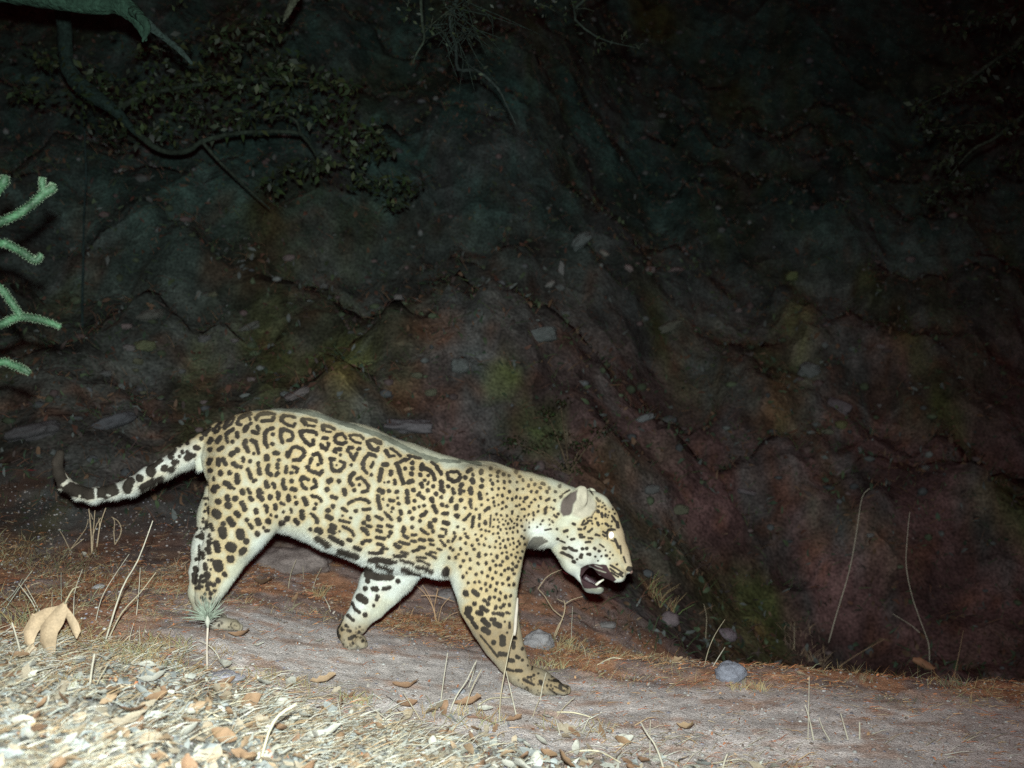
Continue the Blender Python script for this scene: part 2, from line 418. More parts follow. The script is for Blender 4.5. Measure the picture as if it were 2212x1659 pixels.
def surface_nets(D, gx, gy, gz, h):
    S = D < 0
    nx, ny, nz = D.shape
    cnt = np.zeros((nx - 1, ny - 1, nz - 1), np.int8)
    for i in (0, 1):
        for j in (0, 1):
            for k in (0, 1): cnt += S[i:nx - 1 + i, j:ny - 1 + j, k:nz - 1 + k]
    act = (cnt > 0) & (cnt < 8)
    I, J, K = np.nonzero(act)
    ids = np.full(act.shape, -1, np.int32); ids[I, J, K] = np.arange(len(I))
    acc = np.zeros((len(I), 3)); w = np.zeros(len(I))
    cor = [(i, j, k) for i in (0, 1) for j in (0, 1) for k in (0, 1)]
    val = {c: D[I + c[0], J + c[1], K + c[2]] for c in cor}
    for c in cor:
        for ax in range(3):
            if c[ax]: continue
            c2 = list(c); c2[ax] = 1; c2 = tuple(c2)
            a, b = val[c], val[c2]; m = (a < 0) != (b < 0)
            t = np.where(m, a / np.where(m, a - b, 1), 0)
            for q in range(3):
                acc[:, q] += m * (c[q] + (t if q == ax else 0))
            w += m
    acc /= w[:, None]
    V = np.stack([gx[0] + (I + acc[:, 0]) * h, gy[0] + (J + acc[:, 1]) * h, gz[0] + (K + acc[:, 2]) * h], -1)
    quads = []
    for ax in range(3):
        o1, o2 = [(1, 2), (2, 0), (0, 1)][ax]
        sl0 = [slice(None)] * 3; sl1 = [slice(None)] * 3; sl0[ax] = slice(0, -1); sl1[ax] = slice(1, None)
        a, b = S[tuple(sl0)], S[tuple(sl1)]
        m = a != b
        E = np.array(np.nonzero(m)).T
        ok = (E[:, o1] > 0) & (E[:, o2] > 0) & (E[:, o1] < D.shape[o1] - 1) & (E[:, o2] < D.shape[o2] - 1)
        E = E[ok]; fl_ = a[E[:, 0], E[:, 1], E[:, 2]]
        def g(d1, d2):
            q = E.copy(); q[:, o1] -= d1; q[:, o2] -= d2
            return ids[q[:, 0], q[:, 1], q[:, 2]]
        q = np.stack([g(1, 1), g(0, 1), g(0, 0), g(1, 0)], -1)
        q[~fl_] = q[~fl_][:, ::-1]
        quads.append(q)
    return V, np.concatenate(quads)
JV, JQ = surface_nets(D, gx, gy, gz, hgrid)
del D
# keep one connected body: relax once to remove grid steps
def relax(V, Q, it, lam=.5):
    n = len(V)
    for _ in range(it):
        s = np.zeros_like(V); c = np.zeros(n)
        for a, b in ((0, 1), (1, 2), (2, 3), (3, 0)):
            for p, q in ((a, b), (b, a)):
                for ax in range(3): s[:, ax] += np.bincount(Q[:, p], V[Q[:, q], ax], n)
                c += np.bincount(Q[:, p], minlength=n)
        V = V + lam * (s / np.maximum(c, 1)[:, None] - V)
    return V
JV = relax(JV, JQ, 2)
def subdivide(V, Q):
    E = np.concatenate([Q[:, [0, 1]], Q[:, [1, 2]], Q[:, [2, 3]], Q[:, [3, 0]]]); E = np.sort(E, 1)
    key = E[:, 0].astype(np.int64) * len(V) + E[:, 1]; uk, inv = np.unique(key, return_inverse=True); inv = inv.reshape(-1)
    em = (V[uk // len(V)] + V[uk % len(V)]) / 2; fm_ = V[Q].mean(1); n, ne, m = len(V), len(em), len(Q)
    e = inv.reshape(4, m).T + n; f = np.arange(m) + n + ne
    NQ = np.concatenate([np.stack([Q[:, i], e[:, i], f, e[:, (i - 1) % 4]], -1) for i in range(4)])
    return np.concatenate([V, em, fm_]), NQ
JV, JQ = subdivide(JV, JQ); JV = relax(JV, JQ, 2)
# relief of muscle and skin
mx = fbm(JV[:, 0] * 9, JV[:, 2] * 9, JV[:, 1] * 9, s=401, o=3) - .5
def vnormals(V, Q):
    e1 = V[Q[:, 2]] - V[Q[:, 0]]; e2 = V[Q[:, 3]] - V[Q[:, 1]]
    fn = np.cross(e1, e2); N = np.zeros_like(V)
    for c in range(4):
        for ax in range(3): N[:, ax] += np.bincount(Q[:, c], fn[:, ax], len(V))
    return N / (np.linalg.norm(N, axis=1)[:, None] + 1e-12)
JN = vnormals(JV, JQ)
mx2 = fbm(JV[:, 0] * 22, JV[:, 2] * 9, JV[:, 1] * 9, s=403, o=3) - .5
JV = JV + JN * (mx * .013 + mx2 * .006)[:, None]

# ---- coat markings and dark patches, measured one by one on the near flank (the far flank carries the same field)
RX0, RY0, RW, RH = 130, 1180, 1820, 960
dark = np.zeros((RH, RW), np.float32)
gyy, gxx = np.mgrid[0:RH, 0:RW].astype(np.float32)
wob = (fbm(gxx * .10, gyy * .10, s=501, o=2) - .5) * 2
wob2 = (fbm(gxx * .45, gyy * .45, s=503, o=2) - .5) * 2
def stroke(arr, pts, w, val=1.0, soft=1.6, rough=1.0):
    r = w / 2
    pts = [np.array(p, float) for p in pts]
    if len(pts) == 1: pts = [pts[0], pts[0] + .01]
    P0 = np.array(pts); pad = r + 6
    xa, xb = int(max(0, P0[:, 0].min() - pad)), int(min(RW, P0[:, 0].max() + pad + 1))
    ya, yb = int(max(0, P0[:, 1].min() - pad)), int(min(RH, P0[:, 1].max() + pad + 1))
    if xa >= xb or ya >= yb: return
    X = gxx[ya:yb, xa:xb]; Y = gyy[ya:yb, xa:xb]; dm = np.full(X.shape, 1e9, np.float32)
    for a, b in zip(pts[:-1], pts[1:]):
        ab = b - a; t = np.clip(((X - a[0]) * ab[0] + (Y - a[1]) * ab[1]) / (ab @ ab + 1e-9), 0, 1)
        dm = np.minimum(dm, np.hypot(X - a[0] - t * ab[0], Y - a[1] - t * ab[1]))
    q = r + rough * (wob[ya:yb, xa:xb] * min(2.2, .35 * r) + wob2[ya:yb, xa:xb] * min(1.3, .3 * r))
    m = np.clip((q - dm) / soft + .5, 0, 1) * val
    arr[ya:yb, xa:xb] = np.maximum(arr[ya:yb, xa:xb], m)
def fillpoly(arr, pts, val=1.0, soft=2.0):
    pts = np.array(pts, float); n = len(pts)
    xa, xb = int(max(0, pts[:, 0].min() - 6)), int(min(RW, pts[:, 0].max() + 7)); ya, yb = int(max(0, pts[:, 1].min() - 6)), int(min(RH, pts[:, 1].max() + 7))
    X = gxx[ya:yb, xa:xb]; Y = gyy[ya:yb, xa:xb]; ins = np.zeros(X.shape, bool); dm = np.full(X.shape, 1e9, np.float32)
    for i in range(n):
        a, b = pts[i], pts[(i + 1) % n]
        c = ((a[1] > Y) != (b[1] > Y)) & (X < (b[0] - a[0]) * (Y - a[1]) / (b[1] - a[1] + 1e-9) + a[0]); ins ^= c
        ab = b - a; t = np.clip(((X - a[0]) * ab[0] + (Y - a[1]) * ab[1]) / (ab @ ab + 1e-9), 0, 1)
        dm = np.minimum(dm, np.hypot(X - a[0] - t * ab[0], Y - a[1] - t * ab[1]))
    sd = np.where(ins, dm, -dm) + wob[ya:yb, xa:xb] * 1.5
    arr[ya:yb, xa:xb] = np.maximum(arr[ya:yb, xa:xb], np.clip(sd / soft + .5, 0, 1) * val)

FR = {'A': (550, 1180, 3.6867), 'B': (1050, 1180, 3.6867), 'C': (930, 1480, 4.9156), 'D': (1250, 1420, 4.9156),
      'E': (560, 1480, 3.95), 'L': (1300, 1650, 3.318), 'G': (768, 1700, 2.746), 'T': (130, 1200, 4.148), 'Hd': (1600, 1400, 3.686), 'S': (0, 0, 1.0)}
def conv(fr, x, y):
    ox, oy, s = FR[fr]; return (ox + x / s - RX0, oy + y / s - RY0)
def strokes(fr, txt, arr=None, val=1.0, wk=1.0, soft=1.6, grow=3.6):
    grow = {'L': 1.0, 'Hd': 2.2, 'D': 3.0}.get(fr, grow)
    arr = dark if arr is None else arr
    for st in txt.replace('\n', '/').split('/'):
        v = [float(t) for t in st.split()]
        if len(v) < 3: continue
        stroke(arr, [conv(fr, v[i], v[i + 1]) for i in range(1, len(v) - 1, 2)], v[0] / FR[fr][2] * wk + (grow if arr is dark else 0), val, soft)
def dots(fr, w, txt, **k):
    for p in txt.split(','):
        v = p.split()
        if len(v) == 2:
            a = random.random() * 3.14; e = random.random() * .35 * w; x, y = float(v[0]), float(v[1])
            strokes(fr, f'{w*.85} {x-e*.3*math.cos(a)} {y-e*abs(math.sin(a))*.8} {x+e*.3*math.cos(a)} {y+e*abs(math.sin(a))*.8}', **k)

strokes('A', '''40 215 425 290 370/25 250 460 290 400/30 340 410 360 370 400 330 420 320/26 350 430 390 410 405 380
40 460 380 480 320 520 280 560 265/22 470 380 530 340 560 290/40 600 330 620 280 680 245 740 225/30 600 345 640 345/24 730 260 740 290
44 810 280 830 240 880 225 930 220/24 940 215 1010 230/34 870 305 930 305 990 300 1000 270
40 1090 300 1090 270 1110 255/24 1110 250 1180 250 1240 265/28 1110 320 1160 350 1220 370 1240 335
50 1320 300 1350 330/26 1330 285 1400 290 1470 310/20 1380 355 1450 362/44 1540 370 1550 400/26 1560 355 1620 370 1670 395/20 1580 425 1630 425
26 1840 470 1900 460 1960 470 1990 500/24 1850 500 1900 540 1960 550/34 2040 550 2060 590 2100 620/26 2060 520 2120 510 2180 540/30 2140 630 2160 600
50 290 540 310 510/50 380 530 410 490/38 480 450 510 420 550 400/34 475 480 490 530/44 595 440 600 480/40 545 535
50 680 410 700 370/28 700 370 750 330/44 770 430 820 440/40 820 370 835 400/40 970 390 990 385/40 930 410 905 450 900 500 910 560 930 590/36 990 450/40 990 560
44 1085 400 1110 400/40 1080 410 1080 480 1095 540/32 1150 410 1200 430 1215 480 1190 520 1160 520
32 1290 420 1340 415 1400 420 1470 430 1475 460/38 1300 430 1310 480 1350 530 1400 575/34 1400 580 1440 560 1440 515
36 1550 495 1590 500/40 1530 570 1540 600 1580 620/30 1600 550 1610 570 1590 610/30 1680 490 1700 460 1760 450/30 1680 520 1700 550 1760 560 1800 540/26 1780 470 1800 500
36 1670 640 1680 620 1740 620/30 1690 650/30 1740 680/34 1820 640 1830 600 1870 600/30 1840 660 1860 700 1890 730/30 1930 620 1950 610/30 1920 660 1900 700
56 300 615/44 395 620 435 600/50 690 530 680 560/46 690 590 720 640/40 750 520 800 540/34 810 570 830 620 830 660/30 780 665
56 530 675 550 660/56 600 630/56 560 780 590 800/36 640 815/36 665 720 665 745/54 300 735 280 770/50 300 850/50 390 730 390 780/40 440 720 470 780/60 415 880/50 515 880
56 920 700 925 720/40 1010 660 1050 665/36 1060 735/56 1155 665 1160 690/34 1190 640 1210 600 1250 590 1310 610 1345 650 1330 690 1300 720/36 1220 735 1290 740
44 940 800 930 830 940 880 970 900/36 1045 790 1045 820/34 1050 880 1025 910/36 1440 680 1490 665/32 1500 670 1520 720 1530 770/34 1420 720 1400 770/50 1375 815/34 1390 850 1450 870 1510 895 1535 860/26 1490 790
38 1140 810 1135 870/30 1210 810 1265 835 1250 870/26 1190 880 1210 880/40 1625 725 1670 730/36 1635 760 1640 810 1650 840/34 1740 750 1780 770 1780 810 1740 850 1700 860 1660 850/14 1695 795/26 1860 795
36 740 750/36 830 770 830 790/42 715 840 730 880 750 930/38 840 830 845 890/34 780 970 800 960/26 340 935 342 955/40 260 985 262 1000
60 340 1070 350 1040/50 380 1030/60 470 990 520 1030/56 600 910 600 980/24 560 1050/52 655 1080 660 1100/36 720 1060 740 1100/38 740 1150 760 1180
54 915 990 930 1030/32 990 1000 1010 1010 1010 1040/40 1110 960 1105 1010 1125 1050/44 1200 970/44 1205 1055 1240 1065
40 1300 960 1320 930/38 1340 930 1380 950/34 1310 1000 1330 1040 1360 1055/32 1450 960 1470 1000 1470 1030 1420 1050
56 1610 970 1630 960/56 1590 1060/44 1720 970/44 1780 1070 1790 1110/36 1640 1140 1690 1160
44 1890 880 1850 920 1840 970 1870 1010/38 1890 1070/30 1920 950 1970 930 2010 970 2050 1030 2040 1080 1980 1090/24 1950 1010
36 2110 690 2050 670 2010 720 1980 780/36 2000 790 1990 830 2030 880/34 2100 770 2080 810/34 2080 900/30 2130 700
56 840 1080 840 1130 870 1170/26 880 1100/50 960 1140 960 1150/38 1050 1100 1060 1130 1045 1160/50 1160 1140 1170 1180/28 1240 1145/44 1250 1215/30 1085 1215 1115 1225
50 1340 1160 1360 1220/34 1430 1135 1490 1150 1530 1190/34 1470 1220/40 1450 1275/54 805 1290 805 1310/32 900 1235 930 1260 925 1310/48 1018 1245 1022 1270
34 1110 1310/30 1190 1280 1200 1310/56 1315 1310 1320 1370/34 1430 1340 1480 1390/44 1480 1420/26 970 1345/30 1030 1360/60 940 1410/60 1150 1385/50 1090 1430/46 1250 1415''')
strokes('E', '''24 252 60/70 375 95/60 480 40 490 70/84 495 140/66 575 62/56 655 115 690 185/28 255 170 258 230/90 345 230 370 260/60 590 235 615 260/76 515 315 545 365/50 715 310/44 750 370 775 405/60 840 320 855 360
56 435 360/96 425 440 435 490/40 290 370 310 430/22 235 330 235 380/100 640 465 640 500/70 710 565/60 840 480/50 960 330 980 340/30 912 405/34 940 445 970 440/56 1195 295/56 1120 355 1150 350/52 1290 320 1320 350
46 268 570 262 640 270 700/70 350 590 370 670/112 515 630 540 645/60 650 700 680 670/36 195 700 195 760/90 520 780/50 222 840 222 890/112 365 840 380 870/80 243 965/60 450 960/40 250 1130/36 330 1150/34 200 1250/30 280 1240/30 240 1300/26 300 1330/44 180 980/40 190 1040/26 212 60/28 218 210/24 200 300/30 206 420/26 190 480/24 228 130/60 265 1065/50 320 1080/56 370 1030/30 215 1190
70 175 510/24 152 620 150 780/76 110 900/40 150 1080 145 1120/60 95 960 100 1050''')
strokes('B', '''26 190 530 250 520 340 560/40 210 560 230 590/26 270 620 310 630/40 400 640 420 680/24 450 610 500 640 560 690/26 430 700 490 690/24 640 690 700 700 780 720
46 370 790 410 790/44 350 840 340 900 325 960/46 455 870 450 895/20 380 985/30 430 980/42 495 960 500 995
48 520 780 545 850 565 920 590 990/36 560 760 600 735 640 730/44 690 770/40 610 830/46 690 830/48 680 890/50 650 980 690 970/24 660 725
48 800 790 790 840/46 780 900/40 830 830 880 850 920 890 940 950/36 865 910/30 830 960/24 870 980/44 790 1000 800 1030/40 920 1025/44 860 1070/20 860 1005
40 1080 900 1090 940 1150 980 1200 960 1220 930/26 1080 880 1130 865 1190 870 1220 900/36 960 810 990 860 1010 890/24 900 760 940 790
50 1010 980 1020 1040/46 1010 1060 1040 1080/44 1085 1030/36 1140 1060 1150 1100/46 1230 1020 1240 1010/34 1220 1060 1220 1110/28 1260 1080
40 1280 930/30 1360 900/50 1350 960 1360 980/34 1300 870 1340 840/40 1455 860 1450 880/44 1460 960/46 1455 1030/44 1435 1110 1440 1160/50 1330 1070 1340 1100/40 1120 1190 1130 1160/40 1230 1180/36 1330 1200 1340 1260
60 330 1075 360 1090/40 310 1130 320 1200 335 1270/44 430 1080/46 520 1090/26 530 1155/34 440 1180 480 1190/24 370 1170/30 540 1220/30 415 1240/38 475 1270/20 460 1310/36 560 1300 570 1330/30 390 1320 430 1360 460 1390/50 545 1390
46 630 1080 640 1110/50 705 1070/50 635 1160 640 1200/28 750 1120 770 1100/34 780 1130 815 1160/34 715 1190/30 765 1255/36 820 1240/42 710 1275/40 660 1310/40 790 1350 820 1340/36 845 1310/44 690 1380/40 775 1410
50 905 1170 910 1190/44 960 1110/40 1010 1150/44 1020 1230/44 925 1250/44 945 1290 955 1310/34 1030 1330 1080 1330/44 1180 1250 1180 1270/50 1185 1350
56 940 1400/46 890 1440 900 1480/34 920 1520/36 1040 1430 1080 1440/40 1840 870/36 1640 870/36 1560 830/30 1700 900/30 1760 910/30 1880 920''')
strokes('C', '''70 340 190/70 270 250/66 260 340 320 370/44 480 220 540 260/44 600 360/28 480 325/34 440 400 500 410 580 430
44 570 150 640 110/40 680 90 760 80 840 100 870 130/60 680 260/34 780 235 840 240 890 225/30 10 300 60 320 110 360/60 110 410
80 330 480 360 500/70 300 550 350 570/30 440 560/36 490 490 560 520 620 560 650 620/50 570 680 600 690/84 110 540 150 560/50 10 530
64 300 640 380 680 480 740/76 110 660 180 700 280 760/66 860 350 860 380/60 800 430/40 840 470 900 490/44 980 340 1060 380/40 1140 470 1210 490/64 1190 580/40 1160 630/36 1000 480 1060 490/40 990 540 1050 560/44 990 650 1100 665
56 780 520 830 560 855 600/56 780 730/44 810 700 900 690/44 1010 750 1060 760/50 1080 800 1050 850/40 880 870 960 885 1060 870/24 1100 810 1150 820/60 670 800 740 820/76 450 850 560 880 700 930
84 930 980 1050 980 1180 1005/36 880 980 1270 1010/48 1000 1060 1100 1090 1210 1120/60 1390 510 1380 560/50 1510 500/36 1640 530 1690 570 1740 600/36 1510 610 1570 610/44 1390 620 1440 650/40 1620 680 1690 690/40 1760 680 1810 690
34 1500 700 1560 715/36 1320 720 1400 735 1460 750/56 1260 760 1320 790/40 1620 790 1690 800/34 1520 850 1600 830/30 1350 865 1450 885/44 1250 925 1400 925/24 1580 940 1710 950/34 1350 980 1420 1010 1530 1030/24 1590 990 1660 1000 1760 1050
60 1380 1110 1500 1150/30 1510 1150 1640 1175/44 1580 1080 1680 1090 1800 1150/24 1780 860 1860 880/34 1720 890 1800 920 1850 950/30 1780 750 1820 760/60 1840 390/56 1770 460 1770 500/40 1820 570
120 860 1190 1000 1220 1180 1220/60 850 1290/60 820 1400/70 930 1405 980 1410/50 1090 1410 1170 1390/50 990 1520/60 1300 1290/120 840 1120 900 1150''')
strokes('G', '''56 850 250 900 280/26 1000 250 995 270/20 970 320/26 790 300 820 350 850 375/36 900 395/24 760 400 800 440/20 740 485/20 710 520/20 775 530/26 650 520 670 540/24 770 590 810 570/22 880 610/20 850 540/18 800 630/40 660 500 700 420/30 680 570''')
for w_, t_ in ((50, '730 60,820 115,960 95,960 185,930 285,930 340,800 220,800 270,800 400,800 450,295 300,370 345,460 190'),
    (40, '1120 150,1115 235,1210 225,1290 215,1375 125,1480 240,1570 100,1690 95,1740 165,1830 210,1650 180,1570 230,1480 130,1290 130,1195 45,1090 30,1090 100,1195 115,1370 270,1690 270,1770 270,1930 270,2050 265,2110 190,1880 160,1960 220,1850 150'),
    (36, '1040 300,1050 390,1195 320,1265 325,1340 370,1410 380,1470 350,1530 360,1600 370,1630 355,1750 385,1830 370,1910 405,1950 380,2040 400,1130 360,1140 420,1150 480,1270 430,960 460,880 525,715 510,1210 465,1320 490,1580 420,1690 430,1520 465,1470 480,1660 485,1800 480,1920 500,1900 540,1900 580,1790 560,2020 520,2090 600,2060 640,1550 530,1590 530,1410 580,1260 520'),
    (30, '1180 600,1250 620,1330 625,1500 635,1590 630,1650 610,1720 580,1730 610,1140 680,1200 685,1400 700,1380 680,1480 680,1220 720,1280 755,1350 740,1480 760,1130 790,1200 790,1320 820,1380 810,1430 800,1550 780,1240 830,1590 840,1490 860,1330 880,1420 870,1070 860,1020 845,1130 890,1200 885,870 900,950 830'),
    (22, '1660 795,1720 680,1870 690,1960 680,2010 720,1780 790,1830 750,1970 820,1620 690,1660 730,1540 690,1270 680,1310 700,1440 740'),
    (32, '1020 960,960 920,1220 945,1350 970,1420 960,1550 930,1580 960,1280 990,1170 1000,1500 1000,1520 1040,1380 1050,1430 1030,1600 1045,1235 1040,1300 1080,1320 1095,1160 1090,1235 1100,1430 1120,1480 1085,1560 1150,1330 1165,1260 1175,1400 1200,1460 1235,1490 1165,1100 1190,1530 1250,1500 1300'),
    (44, '820 1060,730 1030,850 1120,740 1180,920 1220,925 1180,1020 1200,1190 1220,1190 1240,790 1270,690 1290,910 1330,1025 1325,1130 1290,1270 1300,1340 1250,1330 1240,1420 1330,1235 1350,1170 1360,1085 1410,790 1400,650 1370,740 1470,880 1490,960 1460,1050 1510,1165 1460,1250 1490,1295 1430,1355 1400,1410 1420,1435 1480,1350 1540,685 1520,1120 1550,1470 1370'),
    (40, '580 1240,540 1130,650 1110,530 1000,550 970,570 930,560 880,650 960,610 790,700 820,740 930,760 940,720 890,480 1240,900 980,920 1040,1000 1055,1080 1080,620 1190')):
    dots('D', w_, t_)
strokes('D', '44 1010 550 1050 520 1070 510/40 600 520 590 490/50 600 640/36 700 690 740 650 790 600/40 820 790 830 720 840 640/36 930 610 930 670/28 920 780 925 740/40 1010 740 1015 700/14 1085 780 1095 620/96 430 1460 440 1430')
for w_, t_ in ((36, '350 325,415 320,460 315,520 335,570 360,635 325,690 335,755 350,745 285,475 385,530 400,620 395,670 425,720 465,770 455,800 340'),
               (42, '560 480,610 470,655 490,510 500,545 535,620 570,670 570,700 545,760 545,600 630')):
    dots('L', w_, t_)
strokes('L', '''60 320 420 325 440/50 400 410 440 440/54 410 530/50 480 570 530 600/50 440 620 480 630/80 350 590/56 500 700 550 745/44 580 690 610 690/54 610 730 660 750/40 640 630 690 640/26 730 620 760 630/26 760 720 760 770
60 500 790 550 820/24 735 820/22 710 715/66 690 870 690 930/50 600 920/40 800 880 820 880/40 800 920 800 970/36 885 985/46 660 1030 720 1040/46 750 1090 790 1100/40 830 1060 850 1070/30 885 1095/18 940 1070/30 740 1190 790 1200
36 830 1200 870 1205/26 940 1265 970 1265/26 1000 1245/20 1045 1230/24 940 1150/40 1065 1310 1080 1330/30 1130 1350/40 1270 1350 1265 1370/32 1200 1300 1240 1300/24 1340 1350/14 990 1140 980 1190/20 470 850 560 960/40 380 700 430 770/50 330 620 380 690
26 560 960 640 1060/30 900 1290 1000 1340/20 1150 1290/20 1180 1260/22 1300 1400/22 1190 1380''')  # also the dark edge down the back of the foreleg
strokes('T', '''50 2000 400 2060 340/50 2120 370/44 2000 420/50 1970 480/56 1890 590 1930 600/40 1790 540 1800 500/40 1860 450 1890 430/60 1600 670 1630 620/80 1590 700/46 1735 645/34 1695 700/76 1790 720 1830 690/50 1430 780 1470 750
90 1510 850/70 1630 780/64 1590 870 1620 850/124 1340 890/50 1330 830 1400 800/60 1440 990 1480 970/86 1200 970/76 1320 1040 1370 1010/60 1230 1090 1280 1060/120 1060 1060 1050 1100/100 1090 1010
130 880 1120 780 1160 740 1150/150 560 1160 380 1120 330 1100/160 220 1010 190 930 130 850 150 700 160 560/100 760 1090 860 1080/120 700 1150 600 1170 480 1160/130 250 560 240 820/60 160 960 260 1080''')
strokes('Hd', '''26 265 690/26 340 720 380 705/26 440 635 460 640/22 560 640 600 620/20 650 630/24 710 620 720 650/20 765 630/24 800 630 830 655/22 610 720 650 690/20 500 690 530 695/18 560 690 580 665/26 520 780 560 780/20 510 755 540 755
16 610 790 655 795/24 690 755 730 760/24 420 805 450 800/16 380 775/30 270 800/14 300 820 350 840/18 580 835 630 830/30 330 900 360 905/34 400 895 440 925/26 440 925 480 930/34 545 910/30 590 905/34 680 905/30 730 935/16 800 925
34 530 975 525 1000/26 600 970 630 970/24 685 995/22 755 990/20 800 985 815 985/16 880 980/18 845 1020/16 715 1040/30 315 950 380 980 430 1005/24 485 1025/32 440 1050 455 1055/22 925 1080/12 735 860 780 890/14 850 945
24 645 560/30 755 520 760 550/22 797 525 797 550/20 830 540/22 720 440/30 710 490 720 500/20 700 350 720 380/20 735 380/16 770 400/20 690 575/24 870 545 900 590 930 620/28 930 620 935 670/18 870 605/24 860 660/18 820 560/20 800 470/18 760 450/18 840 500/16 790 430
20 830 700 880 695/16 815 770 820 720/24 900 800 925 850 940 900/18 770 750 790 770/30 1040 1140 1095 1150/16 850 1090 920 1130 990 1175/16 850 1130 920 1180 985 1215/16 860 1170 940 1220/18 960 1180 980 1190
12 130 700 200 690/20 100 600/16 180 640/18 210 600/24 230 540/26 130 460 140 500/26 60 440/26 20 360/26 80 340/24 150 370/24 230 370/24 240 280/24 150 270/24 70 230/20 200 450/20 300 330''')
def hp(s): v = [float(t) for t in s.split()]; return [conv('Hd', v[i], v[i + 1]) for i in range(0, len(v), 2)]
fillpoly(dark, hp('0 772 100 775 175 832 130 845 60 880 -20 900 -60 940 -60 850'), .8)  # dark patch under the throat
for _ in range(150):
    c_ = random.choice([(600, 735, 1825, 1890), (1000, 1110, 1880, 1950), (1540, 1715, 2030, 2090)])
    stroke(dark, [(random.uniform(c_[0], c_[1]) - RX0, random.uniform(c_[2], c_[3]) - RY0)], random.uniform(4, 9), random.uniform(.5, 1))
strokes('Hd', '16 800 735 830 700 880 700/14 770 720 800 740/30 1050 1120 1095 1130')
strokes('Hd', '12 695 400 690 470 650 540 590 580/14 300 350 330 300 400 260/12 620 250 660 310/22 690 440 675 500/20 640 600 600 600/26 560 600 540 640/18 930 470 960 520/20 900 520/18 880 470/16 960 880 970 960/14 1000 1000 1020 1060')
strokes('D', '46 400 710 470 740/30 370 815 430 830/30 440 840 430 890/44 340 920 390 930/34 360 990 420 1060/28 310 1110 370 1130/40 450 480/36 390 590 450 600/40 380 450/44 470 1000/36 500 1100')
strokes('Hd', '10 822 705 812 750 820 800/12 830 695 870 685 905 700/10 860 815 900 825')
strokes('S', '1.5 1662 2058 1692 2074/1.5 1676 2046 1704 2066/1.5 1648 2066 1672 2084')  # shade in the toe grooves, drawn as thin dark lines
for _ in range(34):
    stroke(dark, [(random.uniform(588, 640) - RX0, random.uniform(1560, 1800) - RY0)], random.uniform(8, 16), 1)
strokes('T', '50 1700 560 1720 540/44 1880 690/40 1660 760 1680 770/36 1480 700 1500 690/40 1790 640/40 1560 600/34 1400 720')
# spine stripe, seen edge on
spine = np.zeros_like(dark)
strokes('S', '15 640 1240 700 1222 780 1222 860 1226 900 1232 950 1244 1010 1262/15 1010 1262 1070 1283 1130 1303 1190 1330 1250 1362 1310 1382/10 1310 1380 1380 1386/12 1380 1378 1440 1392', val=.8, arr=spine)
light = np.zeros_like(dark)
strokes('T', '40 940 1060 990 1180/30 650 1110 660 1260/36 455 1195 450 1225/44 250 1050 310 1010/24 800 1180 830 1190/34 1150 1100 1130 1160', arr=light)
strokes('Hd', '13 620 1100 700 1140 800 1170/9 680 1090 760 1120/8 600 1150 740 1200/10 640 1200 660 1230', arr=light, val=.55)
dark = np.clip(dark - light, 0, 1)
dark *= (1 - .45 * np.clip((1265 + .30 * np.clip(gxx + RX0 - 880, 0, 900) - gyy - RY0) / 90, 0, 1) * (gxx + RX0 > 600) * (fbm(gxx * .03, gyy * .03, s=507) > .3))
mouth = np.zeros_like(dark); fillpoly(mouth, hp('520 1120 600 1085 650 1075 810 1085 850 1160 915 1250 870 1290 800 1285 780 1330 690 1345 620 1350 560 1345 530 1290 515 1200'))
mouth = mouth * (1 - light)
earD = np.zeros_like(dark); fillpoly(earD, hp('300 430 320 360 400 300 490 255 478 370 445 420 430 500 400 540 330 550 300 500'), 1, 5)
earL = np.zeros_like(dark); fillpoly(earL, hp('480 330 510 210 550 190 605 240 625 320 690 400 690 470 640 540 540 570 430 530 440 430'), 1, 8)
plain = np.zeros_like(dark)
strokes('Hd', '90 950 700 1000 850 1050 1050/50 1070 1100', arr=plain, soft=12)
white = np.zeros_like(dark)
strokes('Hd', '200 420 900 600 1010/160 620 1000 740 1000/180 0 700 150 740/100 420 1060 520 1280/30 900 1290 1000 1220/50 985 730 1000 800', arr=white, soft=24, val=.75)
strokes('S', '100 820 1640 1000 1690 1250 1760 1330 1770/60 600 1600 580 1720/60 560 1360 450 1400 370 1450 300 1480/70 1130 1750 1050 1830/90 630 1850', arr=white, soft=30, val=.8)
white = np.maximum(white, 0)
def blur(a, s):
    fy = np.fft.rfftfreq(a.shape[1])[None]; fx = np.fft.fftfreq(a.shape[0])[:, None]
    return np.fft.irfft2(np.fft.rfft2(a) * np.exp(-2 * (math.pi * s) ** 2 * (fx ** 2 + fy ** 2)), a.shape).astype(np.float32)
strokes('T', '260 150 900 500 1180 1100 1080', arr=white, soft=20, val=.6)
white = blur(white, 14)
grey_ = np.zeros_like(dark); strokes('Hd', '80 560 1330 700 1400 780 1370', arr=grey_, soft=6)
tanx = np.zeros_like(dark); strokes('Hd', '220 780 620 900 480/260 860 760 980 1000', arr=tanx, soft=20, val=.5); strokes('S', '230 1530 1420 1500 1560 1470 1700/200 1450 1800 1560 1950', arr=tanx, soft=40, val=.4)
tanx = blur(tanx, 12)
tanf = np.clip(tanx + blur(dark, 9) * 3.1 - .15, 0, 1)
def samp(arr, u, v):
    u = np.clip(u - RX0, 0, RW - 1.01); v = np.clip(v - RY0, 0, RH - 1.01)
    i, j = v.astype(int), u.astype(int); fi, fj = v - i, u - j
    return (arr[i, j] * (1 - fi) * (1 - fj) + arr[i, j + 1] * (1 - fi) * fj + arr[i + 1, j] * fi * (1 - fj) + arr[i + 1, j + 1] * fi * fj)
